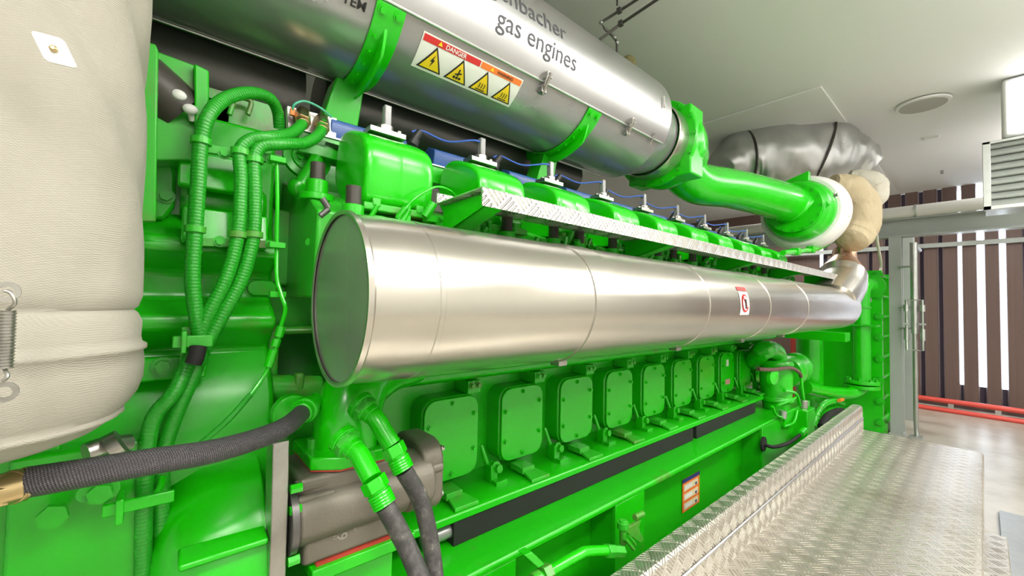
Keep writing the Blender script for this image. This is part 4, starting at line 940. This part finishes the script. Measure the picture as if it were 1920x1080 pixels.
# drain pipe at the bottom with lever
t = thing('drain_pipe', at(1080, 1050, Y=0.84), 'bent green drain pipe with nuts in front of the base frame pocket', 'pipe')
MB().tube([at(1012, 1085, Y=0.80), at(1045, 1063, Y=0.80), at(1085, 1040, Y=0.80), at(1100, 1034, Y=0.80), at(1140, 1032, Y=0.79)], 0.0155, n=20).build('pipe', 'green_clean', t)
MB().cyl(at(1136, 1033, Y=0.79), at(1149, 1033, Y=0.79), 0.021, seg=6).cyl(at(1149, 1033, Y=0.79), at(1167, 1034, Y=0.785), 0.019, seg=6).build('union_nut', 'green_dusty', t, 0.001)
MB().cyl(at(1016, 1080, Y=0.80), at(1030, 1072, Y=0.80), 0.025, seg=6).cyl(at(1000, 1092, Y=0.80), at(1012, 1083, Y=0.80), 0.022, seg=20).build('lower_nut', 'green_dusty', t, 0.001)
MB().prism([at(984, 1042, Y=0.80), at(998, 1035, Y=0.80), at(1022, 1058, Y=0.80), at(1010, 1066, Y=0.80)], (0, 0.03, 0)).build('lug', 'green', t, 0.002)
t = thing('valve_lever', at(1185, 1000, Y=0.80), 'small triangular green lever bracket with two bolts beside the drain pipe', 'bracket')
MB().prism([at(1171, 995, Y=0.82), at(1202, 976, Y=0.82), at(1198, 990, Y=0.82), at(1208, 1012, Y=0.82), at(1200, 1018, Y=0.82)], (0, 0.012, 0)).build('bracket', 'green_dusty', t, 0.001)
MB().cyl(at(1168, 975, Y=0.83), at(1168, 1020, Y=0.83), 0.012).cyl(at(1168, 978, Y=0.83), at(1168, 990, Y=0.83), 0.02).cyl(at(1190, 970, Y=0.83), at(1205, 963, Y=0.83), 0.011).build('bolt', 'green_dusty', t, 0.001)
MB().tube([at(1172, 1010, Y=0.81), at(1188, 1030, Y=0.80)], 0.006).tube([at(1180, 1005, Y=0.81), at(1192, 1022, Y=0.80)], 0.004).build('spring', 'green_dusty', t)

# ================================================================== PLATFORM
pf = thing('tread_platform', (2.0, 0.35, FLOOR), 'aluminium tread plate platform with raised kerb along the engine', 'platform')
DZ = -1.0; YRB = 0.658; PX0, PX1 = -0.4, 4.42; PRY = 0.012
z_in = None
ra = at(1190, 1080, Y=0.665); ztop = -0.80; ylo = 0.735
prof = [(ylo, ztop - 0.3), (ylo, ztop - 0.02), (ylo - 0.004, ztop - 0.006), (ylo - 0.012, ztop), (0.685, ztop), (0.672, ztop - 0.003), (0.664, ztop - 0.012), (0.661, ztop - 0.03), (0.661, -0.895), (0.657, -0.897), (0.657, DZ + 0.012), (0.652, DZ + 0.003), (0.64, DZ), (PRY + 0.02, DZ), (PRY + 0.006, DZ - 0.004), (PRY, DZ - 0.02), (PRY, DZ - 0.10), (PRY + 0.004, DZ - 0.10), (PRY + 0.02, DZ - 0.02), (0.66, DZ - 0.02), (ylo - 0.01, ztop - 0.3)]
kerb = [(ylo, DZ - 0.1), (ylo, ztop - 0.02), (ylo - 0.004, ztop - 0.006), (ylo - 0.012, ztop), (0.685, ztop), (0.672, ztop - 0.003), (0.664, ztop - 0.012), (0.661, ztop - 0.03), (0.661, -0.90), (0.657, -0.90), (0.657, DZ - 0.1)]
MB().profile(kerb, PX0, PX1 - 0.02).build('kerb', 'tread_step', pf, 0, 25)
deck = [(0.657, DZ), (PRY + 0.02, DZ), (PRY + 0.006, DZ - 0.004), (PRY, DZ - 0.02), (PRY, DZ - 0.10), (PRY + 0.006, DZ - 0.10), (PRY + 0.02, DZ - 0.03), (0.657, DZ - 0.03)]
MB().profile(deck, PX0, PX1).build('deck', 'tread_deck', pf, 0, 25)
MB().profile([(0.659, -0.893), (0.655, -0.896), (0.655, -0.902), (0.659, -0.904)], PX0, PX1 - 0.02).build('joint_strip', 'steel_bright', pf)
for x, yy in ((0.3, 0.1), (0.3, 0.6), (2.3, 0.1), (2.3, 0.6), (4.3, 0.1), (4.3, 0.6)):
    MB().box((x, yy, (DZ - 0.03 + FLOOR) / 2), (0.05, 0.05, DZ - 0.03 - FLOOR)).build('leg', 'galvanised', pf)
# small steps at the right of the platform
sp_ = thing('side_step', (3.0, -0.12, FLOOR), 'small tread plate step attached to the right side of the platform', 'step')
for (pp, nm) in (((1852, 955, 1888, 985), 0), ((1850, 1040, 1895, 1060), 1)): pass
q = at(1870, 985, Z=-1.15)
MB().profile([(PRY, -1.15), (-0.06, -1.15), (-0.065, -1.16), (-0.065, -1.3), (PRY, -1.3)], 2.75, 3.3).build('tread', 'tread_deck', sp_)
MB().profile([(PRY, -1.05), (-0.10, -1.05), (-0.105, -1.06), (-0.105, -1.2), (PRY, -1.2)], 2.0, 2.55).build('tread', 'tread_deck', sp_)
tag(MB().box((3.75, -0.35, FLOOR + 0.01), (1.1, 0.6, 0.02)).build('floor_grating', 'galvanised'), 'pale flat plate on the floor right of the platform', 'floor plate')

# ================================================================== GREEN HOSES (left)
def hose(name, pts, r, label, clamps=(), mat='green_hose', ribs=0.0065, depth=0.05):
    t = thing(name, pts[-1], label, 'hose')
    MB().tube(pts, r, n=16, sub=10, ribs=ribs, depth=depth).build('hose', mat, t, 0, 80)
    for c_, d_ in clamps:
        d_ = V3(d_).normalized(); MB().lathe(V3(c_) - d_ * 0.007, d_, [(0, r), (0.001, r + 0.004), (0.013, r + 0.004), (0.014, r)], 20, caps=False).build('clamp', 'green_dusty', t)
    return t
H = 1.0
def A(L, Y=H): return [at(q[0], q[1], Y=(q[2] if len(q) > 2 else Y)) for q in L]
up = (0, 0, 1)
P = A([(524, 240, 1.16), (520, 208, 1.14), (505, 184, 1.11), (470, 174, 1.07), (425, 184, 1.03), (392, 215), (377, 265), (372, 340), (366, 430), (361, 520), (368, 590), (376, 640), (374, 680, .97)])
hose('hydraulic_hose', P, 0.0135, 'green hose arching at the top, leftmost of the three', [(P[6], up), (P[8], up)])
P = A([(572, 222, 1.12), (560, 240, 1.08), (540, 252, 1.04), (505, 257), (470, 262), (450, 285), (452, 340), (446, 440), (425, 520), (390, 590), (368, 645), (330, 730, .97), (290, 780, .97), (275, 850, .97), (270, 960, .97), (268, 1120, .97)])
hose('hydraulic_hose', P, 0.0130, 'green hose coming from the left brass gland, middle of the three', [(P[5], up), (P[7], up)])
P = A([(606, 232, 1.12), (598, 252, 1.08), (572, 268, 1.04), (530, 270), (490, 275), (477, 300), (478, 360), (476, 440), (455, 520), (418, 590), (385, 650), (355, 720, .99), (325, 790, .99), (305, 860, .99), (302, 960, .99), (300, 1120, .99)])
hose('hydraulic_hose', P, 0.0130, 'green hose coming from the right brass gland, rightmost of the three', [(P[5], up), (P[7], up)])
t = thing('hose_clamp', at(360, 640, Y=0.97), 'green band clamp gathering the three hoses at mid height', 'clamp')
MB().box(at(362, 640, Y=0.965), (0.06, 0.008, 0.022)).box(at(344, 640, Y=0.975), (0.008, 0.05, 0.04)).box(at(350, 660, Y=1.02), (0.02, 0.02, 0.1)).build('band', 'green_dusty', t, 0.002)
MB().tube(A([(372, 650, .955), (368, 668, .95), (362, 682, .95)]), 0.0135, n=12).build('black_wrap', 'black_rubber', t)
t = thing('hose_clamp', at(240, 950, Y=0.95), 'green band clamp around the hoses below the braided hose', 'clamp')
MB().box(at(262, 943, Y=0.93), (0.09, 0.008, 0.02)).box(at(226, 950, Y=0.94), (0.01, 0.05, 0.04)).tube(A([(285, 938, .935), (300, 915, .95), (305, 895, .97)]), 0.006, n=8).build('band', 'green_clean', t, 0.002)
t = thing('hose_rail', at(440, 290, Y=1.03), 'upper green rail holding the three hoses', 'rail')
MB().prism(A([(378, 268, 1.02), (520, 290, 1.02), (520, 306, 1.02), (378, 284, 1.02)]), (0, 0.012, 0)).build('rail', 'green_dusty', t, 0.001)
MB().bolt(at(420, 288, Y=1.02), (0, -1, 0), 0.008, 0.008).bolt(at(508, 300, Y=1.02), (0, -1, 0), 0.008, 0.008).build('bolt', 'green', t)
t = thing('hose_rail', at(440, 455, Y=1.03), 'lower green rail holding the three hoses', 'rail')
MB().prism(A([(350, 445, 1.02), (520, 452, 1.02), (520, 466, 1.02), (350, 460, 1.02)]), (0, 0.012, 0)).build('rail', 'green_dusty', t, 0.001)
MB().bolt(at(412, 453, Y=1.02), (0, -1, 0), 0.008, 0.008).bolt(at(505, 458, Y=1.02), (0, -1, 0), 0.006, 0.008).build('bolt', 'green', t)
t = thing('sensor_line', at(520, 560, Y=0.98), 'thin green sensor line running down between the hoses and the big pipe', 'cable')
P = A([(519, 295, .99), (520, 380, .99), (519, 460, .99), (519, 520, .98), (527, 552, .97), (535, 580, .96), (527, 612, .96), (521, 640, .96), (508, 675, .96), (498, 700, .96), (470, 740, .95), (430, 785, .93), (385, 825, .93), (355, 850, .95)])
MB().tube(P, 0.0042, n=10).build('line', 'green_clean', t)
MB().cyl(at(528, 612, Y=.96), at(522, 632, Y=.96), 0.0085, seg=6).cyl(at(520, 636, Y=.96), at(515, 650, Y=.96), 0.0085, seg=6).cyl(at(513, 655, Y=.96), at(503, 688, Y=.96), 0.0085).build('connector', 'green_clean', t, 0.001)
MB().tube(P[10:], 0.0055, n=10).build('sleeve', 'green_hose', t)
b_ = MB()
for q in ((520, 300), (519, 460), (520, 552)): b_.box(at(q[0], q[1], Y=.985), (0.03, 0.02, 0.012))
b_.build('clip', 'green', t, 0.001)
# gland plate with brass glands and grounding wire
t = thing('gland_plate', at(590, 250, Y=1.16), 'grey metal gland plate with two brass cable glands', 'plate')
MB().prism([at(538, 198, Y=1.16), at(632, 222, Y=1.16), at(630, 262, Y=1.16), at(540, 240, Y=1.16)], (0, 0.02, 0)).build('plate', 'zinc', t, 0.001)
for (x_, y_) in ((568, 220), (604, 232)):
    a = at(x_, y_ - 8, Y=1.155); c_ = at(x_, y_ + 8, Y=1.11)
    MB().cyl(a, c_, 0.019, seg=6).cyl(c_, c_ + (c_ - a) * 0.3, 0.0145).build('gland', 'brass', t, 0.001)
MB().tube(A([(548, 210, 1.14), (552, 196, 1.13), (572, 190, 1.13), (600, 202, 1.13), (622, 220, 1.14)]), 0.003, n=8).build('ground_wire', 'teal_cable', t)
MB().box(at(548, 210, Y=1.14), (0.01, 0.01, 0.018)).build('wire_lug', 'orange', t)
tag(MB().prism([at(560, 248, Y=1.15), at(645, 274, Y=1.15), at(645, 290, Y=1.15), at(560, 262, Y=1.15)], (0, 0.08, 0)).build('support_rail', 'green', bevel=0.002), 'dark green rail under the gland plate', 'rail')
# blue cable trunking behind the covers, one length per cylinder pair
t = thing('cable_trunking', (1.5, 1.17, 0.42), 'blue cable trunking on a green rail behind the rocker covers', 'trunking')
for i in range(10):
    x0 = 0.33 + PIT * i
    MB().profile([(1.165, 0.435), (1.155, 0.475), (1.16, 0.492), (1.20, 0.508), (1.22, 0.50), (1.22, 0.435)], x0 + (0 if i else 0.0), x0 + 0.225).build('blue_housing', 'blue_plastic', t, 0.003)
    q = V3((x0 + 0.24, 1.15, 0.49))
    MB().cyl(q, q + V3((0.02, -0.01, 0.035)), 0.012).cyl(q + V3((0, 0, -0.01)), q + V3((0.006, -0.004, 0.008)), 0.016).build('cable_plug', 'black_plastic', t, 0.001)
MB().box((1.9, 1.18, 0.405), (3.3, 0.06, 0.055)).build('trunking_rail', 'green', t, 0.002)
MB().box((1.9, 1.165, 0.434), (3.3, 0.04, 0.004)).build('rail_strip', 'galvanised', t)
for i in range(9):
    x = XH + PIT * (i + 1)
    a = V3((x - PIT + 0.235 - 0.095 + 0.0, 1.15, 0.52)); c_ = V3((x + 0.019, 1.055, 0.51))
    P = [a, a + V3((0.03, -0.01, 0.008)), (a + c_) / 2 + V3((0, 0, -0.012)), c_ + V3((-0.03, 0, 0.002)), c_]
    tag(MB().tube(P, 0.0032, n=8).build('ignition_cable', 'blue_cable'), 'thin blue cable from the trunking to a rocker cover plug', 'cable', 'blue ignition cables above the rocker covers')
# thin cables near the first cover
tag(MB().tube(A([(745, 415, .89), (770, 380, .88), (800, 358, .88), (822, 350, .88), (845, 358, .9), (855, 370, .92)]), 0.0028, n=8).build('sensor_cable', 'green_clean'), 'thin light green cable looping between the first and second rocker cover', 'cable')
tag(MB().cyl(at(752, 418, Y=.90), at(765, 392, Y=.90), 0.010, seg=6).cyl(at(765, 392, Y=.90), at(768, 385, Y=.90), 0.006).build('cable_plug', 'green_clean', bevel=0.001), 'green hexagonal cable plug right of the first rocker cover', 'plug')

# ================================================================== BRAIDED HOSE
t = thing('braided_hose', at(300, 870, Y=0.78), 'thick black braided hose crossing below the fabric jacket', 'hose')
P = A([(48, 905, .74), (150, 888, .74), (280, 866, .75), (400, 846, .78), (490, 820, .82), (540, 797, .85), (572, 768, .92)])
MB().tube(P, 0.0215, n=24, sub=12, rs=[0.0178, 0.0178, 0.0178, 0.0178, 0.0178, 0.0175, 0.017]).build('hose', 'braid', t, 0, 80)
MB().cyl(at(-40, 930, Y=.735), at(46, 908, Y=.74), 0.0185).cyl(at(-20, 925, Y=.735), at(10, 918, Y=.74), 0.0205, seg=6).cyl(at(20, 915, Y=.735), at(32, 911, Y=.74), 0.0195).cyl(at(40, 909, Y=.74), at(50, 907, Y=.742), 0.0195).build('end_fitting', 'brass', t, 0.001)
MB().lathe(at(565, 775, Y=.90), P[-1] - P[-2], [(0, 0.020), (0.012, 0.022), (0.014, 0.026), (0.03, 0.026), (0.032, 0.018), (0.08, 0.018)], 24).build('collar', 'green', t, 0.002)
q = at(535, 770, Y=1.04)
tag(MB().lathe(at(545, 772, Y=1.02), (0, -1, 0), [(0, 0.042), (0.02, 0.040), (0.022, 0.03)], 28).build('port_boss', 'green', bevel=0.002), 'round green port boss behind the end of the braided hose', 'boss')

# ================================================================== PUMP HOUSING, ELBOW, DRUM
oh = thing('gear_housing', (0.35, 0.95, -0.55), 'dark cast metal pump housing between the green drum and inspection covers', 'housing')
b_ = MB()
b_.cyl((0.21, 0.905, -0.438), (0.50, 0.905, -0.438), 0.058, seg=32)
b_.box((0.325, 0.955, -0.395), (0.22, 0.16, 0.075)).box((0.325, 0.955, -0.475), (0.20, 0.165, 0.11)).box((0.31, 0.93, -0.40), (0.12, 0.10, 0.06))
b_.prism([(0.25, 0.88, -0.45), (0.43, 0.88, -0.45), (0.43, 0.88, -0.525), (0.28, 0.88, -0.525)], (0, 0.1, 0))
b_.build('housing_body', 'cast_iron', oh, 0.009, 40, 3)
MB().rrect((0.475, 0.94, -0.425), (0, 1, 0), (0, 0, 1), 0.17, 0.17, 0.05, (0.055, 0, 0), 8).cyl((0.44, 0.905, -0.43), (0.50, 0.905, -0.43), 0.07).build('end_cover', 'cast_iron', oh, 0.008, 40, 3)
for yy, zz in ((0.876, -0.365), (0.876, -0.475)): MB().bolt((0.53, yy, zz), (1, 0, 0), 0.006, 0.008).build('bolt', 'zinc', oh)
b_ = MB()
b_.cyl((0.21, 0.885, -0.375), (0.30, 0.89, -0.375), 0.014).cyl((0.21, 0.87, -0.395), (0.28, 0.875, -0.398), 0.009).cyl((0.47, 0.86, -0.40), (0.525, 0.86, -0.40), 0.012)
b_.build('boss', 'cast_iron', oh, 0.003)
MB().lathe((0.198, 0.905, -0.438), (1, 0, 0), [(0, 0.068), (0.012, 0.068), (0.014, 0.06)], 32).build('collar', 'steel_pipe_dark', oh)
fx = lambda u, v, d=0.0: V3((0.272 + u, 0.8705 - d, -0.512 + v))
lt = MB(); add_text(lt, lambda u, v, d=0.0: V3((0.300 + v * 1.0, 0.8705, -0.470 - u)), '19', 0.030, 0.0, -0.012, 0.0, 0, True)
for txt, vx, uu, sz_ in (('H111', -0.030, 0.002, 0.010), ('1521', 0.050, -0.012, 0.014), ('K', 0.028, 0.002, 0.016), ('18041', 0.012, 0.0, 0.008)):
    add_text(lt, lambda u, v, d=0.0: V3((0.310 + v, 0.8705, -0.470 - u)), txt, sz_, uu, vx, 0.0, 0, True)
flat_build(lt, 'cast_marks', ['zinc'], oh)
MB().box((0.35, 0.95, -0.5325), (0.20, 0.16, 0.006)).build('seal', 'seal_red', oh)
MB().box((0.35, 0.95, -0.548), (0.22, 0.18, 0.026)).box((0.36, 0.96, -0.65), (0.13, 0.12, 0.18)).build('lower_flange', 'green_clean', oh, 0.003)
for z in (-0.365, -0.405, -0.50): MB().cyl((0.196, 0.862, z), (0.216, 0.862, z), 0.009, seg=6).build('green_bolt', 'green_clean', oh)
# strip flange and drum
dr = thing('coupling_drum', (0.1, 1.1, -0.9), 'rounded bright green drum casting at the bottom left', 'drum')
MB().lathe((-0.01, 1.10, -0.565), (1, 0, 0), [(0, 0.12), (0.012, 0.17), (0.035, 0.20), (0.08, 0.222), (0.18, 0.226)], 56).build('drum_body', 'green_clean', dr, 0.004, 50)
MB().box((0.10, 0.895, -0.45), (0.13, 0.05, 0.012), Matrix.Rotation(0.15, 3, 'X')).build('rib', 'green_clean', dr, 0.004)
pr = []
for k in range(13):
    z = -0.275 - 0.45 * k / 12; pr.append((0.862 + 0.35 * (z + 0.47) ** 2, z))
MB().profile(pr + [(y_ + 0.06, z_) for y_, z_ in reversed(pr)], 0.166, 0.194).build('steel_flange', 'zinc', dr, 0.002)
# green elbow casting
el = thing('elbow_casting', (0.30, 0.95, -0.33), 'curved green elbow casting on top of the cast metal housing', 'casting')
MB().tube([(0.335, 0.955, -0.335), (0.335, 0.96, -0.27), (0.365, 0.985, -0.21), (0.45, 1.05, -0.175), (0.55, 1.12, -0.165)], 0.08, n=32, sub=10, rs=[0.078, 0.073, 0.072, 0.08, 0.09]).build('elbow', 'green_clean', el)
c = V3((0.328, 0.955, -0.352))
MB().prism([c + V3((a, b2, 0)) for a, b2 in ((-0.09, -0.06), (-0.04, -0.095), (0.06, -0.095), (0.11, -0.05), (0.11, 0.09), (-0.09, 0.09))], (0, 0, 0.026)).build('flange', 'green_clean', el, 0.003)
b_ = MB()
for a, b2 in ((-0.025, -0.075), (0.06, -0.07), (-0.07, 0.0)): b_.cyl(c + V3((a, b2, 0.026)), c + V3((a, b2, 0.046)), 0.012, seg=16).cyl(c + V3((a, b2, 0.046)), c + V3((a, b2, 0.047)), 0.007, seg=6)
b_.build('cap_screw', 'green_dusty', el, 0.001)
MB().prism([c + V3((a, b2, -0.003)) for a, b2 in ((-0.088, -0.058), (-0.04, -0.092), (0.06, -0.092), (0.108, -0.05), (0.108, 0.09), (-0.088, 0.09))], (0, 0, 0.003)).build('seal', 'seal_red', el)
# two hydraulic fittings with hanging hoses
def fitting(pts, label, sc=1.0):
    t = thing('hose_fitting', pts[0], label, 'hose')
    a, b2, c2, d2, e2 = pts[:5]
    mb = MB(); ax = (b2 - a); L = ax.length
    mb.lathe(a, ax, [(0, 0.030 * sc), (0.012, 0.030 * sc), (0.013, 0.025 * sc), (L * 0.55, 0.025 * sc), (L * 0.56, 0.021 * sc), (L * 0.8, 0.021 * sc)], 24).build('adapter', 'green_clean', t, 0.001)
    MB().cyl(a + ax * 0.28, a + ax * 0.5, 0.029 * sc, seg=6).build('hex_nut', 'green_dusty', t, 0.001)
    MB().tube([a + ax * 0.7, b2, b2.lerp(c2, 0.5), c2], 0.0195 * sc, n=24, sub=8).build('elbow', 'green_clean', t)
    d = (d2 - c2); MB().cyl(c2, c2 + d * 0.42, 0.0255 * sc, seg=6).cyl(c2 + d * 0.42, c2 + d * 0.5, 0.021 * sc).build('swivel_nut', 'green_clean', t, 0.0015)
    n = 5; pr = []
    for i in range(n): pr += [(d.length * 0.5 * i / n, 0.0225 * sc), (d.length * 0.5 * (i + 0.7) / n, 0.0235 * sc), (d.length * 0.5 * (i + 0.8) / n, 0.0215 * sc)]
    MB().lathe(c2 + d * 0.5, d, pr, 24).build('ferrule', 'green_clean', t)
    MB().tube(pts[3:], 0.0185 * sc, n=20, sub=12).build('hose', 'worn_hose', t, 0, 80)
fitting(A([(640, 820, .80), (672, 850, .76), (698, 898, .72), (722, 948, .70), (745, 990, .685), (765, 1030, .67), (790, 1090, .64), (810, 1150, .62)]), 'black hose with green elbow fitting, the nearer left one of the pair', 0.92)
fitting(A([(672, 755, .86), (705, 785, .82), (735, 835, .79), (757, 882, .77), (785, 930, .76), (800, 980, .75), (812, 1050, .73), (822, 1150, .70)]), 'black hose with green elbow fitting, the farther right one of the pair', 0.95)

# bottom-left plates
t = thing('side_bracket', (-0.2, 1.0, FLOOR), 'flat green bolted bracket plate at the bottom left', 'bracket')
MB().box(at(155, 1020, Y=0.97) + V3((0, 0.03, -0.12)), (0.17, 0.05, 0.55)).build('plate', 'green', t, 0.006)
b_ = MB(); b_.bolt(at(102, 962, Y=0.945), (0, -1, 0), 0.018, 0.014, False); b_.bolt(at(190, 918, Y=0.945), (0, -1, 0), 0.016, 0.02); b_.cyl(at(162, 926, Y=0.945), at(162, 926, Y=0.94), 0.012)
b_.build('bolt', 'green', t)
tag(MB().box(at(-40, 1000, Y=0.99) + V3((0, 0.03, -0.05)), (0.16, 0.06, 0.5)).build('side_plate', 'green', bevel=0.004), 'green plate at the very bottom left corner', 'plate')
tag(MB().tube(A([(160, 850, .93), (195, 838, .94), (240, 832, .96)]), 0.016).cyl(at(205, 840, Y=.93), at(228, 828, Y=.93), 0.022, seg=16).build('clamp_end', 'zinc'), 'metal pipe clamp below the fabric jacket', 'clamp')

# ================================================================== FABRIC JACKET (left)
JC = V3((-0.357, 0.745, 0)); JR = (0.335, 0.165)
jk = thing('insulation_jacket', (JC.x, JC.y, -0.2), 'big cream fabric insulation jacket filling the left edge', 'insulation jacket')
def jring(z, sc, nzm=1.0, n=96):
    R = []
    for i in range(n):
        a = 2 * PI * i / n; c_, s_ = math.cos(a), math.sin(a)
        e = 2 / 2.5; x = JR[0] * abs(c_) ** e * (1 if c_ > 0 else -1); y_ = JR[1] * abs(s_) ** e * (1 if s_ > 0 else -1)
        p = V3((x * sc, y_ * sc, 0)) + V3((JC.x, JC.y, z)); nrm = V3((c_, s_, 0))
        w1 = noise.fractal(V3((p.x * 4, p.y * 4, z * 2.2 + a)), 1, 2, 3) * 0.008 - (abs(math.sin(z * 13 + a * 3.0 + 1.5 * math.sin(a * 2 + z * 3))) ** 4) * 0.012 * max(0, min(1, (z - 0.04) * 4))
        R.append(p + nrm * w1 * nzm)
    return R
zs = []
z = 1.45
while z > -0.012: zs.append((z, 1.0 - 0.015 * math.sin((z + 0.1) * 2.5))); z -= 0.012
zs += [(-0.016, 0.985), (-0.020, 0.972), (-0.024, 0.985), (-0.035, 1.0), (-0.055, 1.0), (-0.063, 1.005), (-0.066, 1.02), (-0.071, 1.02), (-0.073, 1.008), (-0.09, 1.012), (-0.11, 1.008), (-0.128, 0.992), (-0.142, 0.968), (-0.149, 0.95), (-0.151, 0.957), (-0.155, 0.957), (-0.157, 0.942), (-0.168, 0.90), (-0.176, 0.84), (-0.18, 0.6)]
# the hem dips toward the front-left
jm = MB(); jm.rings([jring(z, s_) for z, s_ in zs]); jo = jm.build('jacket_body', 'jacket_cloth', jk, 0, 80)
tg = MB(); c = at(103, 95, Y=0.578)
nrm = V3((-0.1, -1, 0)).normalized(); Uv = V3((1, -0.1, 0)).normalized()
tg.rrect(c, Uv, Vector((-0.42, 0.04, 1)).normalized(), 0.022, 0.028, 0.004, nrm * 0.002).build('washer_plate', 'label_white', jk, 0.0005)
MB().lathe(c + nrm * 0.003, nrm, [(0, 0.003), (0.002, 0.003), (0.0035, 0.0015)], 12).build('stud', 'brass', jk)
# tension spring with hooks
t = thing('tension_spring', at(12, 740, Y=0.57), 'small steel spring with hooks lacing the fabric jacket', 'spring')
sm = []
a, c_ = at(14, 582, Y=0.575), at(8, 690, Y=0.575)
MB().tube([a + (c_ - a) * i / 60 for i in range(61)], 0.0062, n=14, ribs=0.0028, depth=0.22, smooth=False).build('coil', 'zinc', t)
MB().tube(A([(14, 582, .575), (28, 568, .57), (20, 550, .57), (8, 545, .57)]), 0.0015, n=8).tube(A([(8, 690, .575), (14, 705, .57), (4, 715, .57)]), 0.0015, n=8).build('hook', 'zinc', t)
MB().lathe(at(8, 735, Y=.572), (0, -1, 0), [(0, 0.005), (0.0, 0.009), (0.002, 0.009), (0.002, 0.005)], 20, caps=False).lathe(at(12, 547, Y=.572), (0, -1, 0), [(0, 0.005), (0.0, 0.009), (0.002, 0.009), (0.002, 0.005)], 20, caps=False).build('eyelet', 'zinc', t)
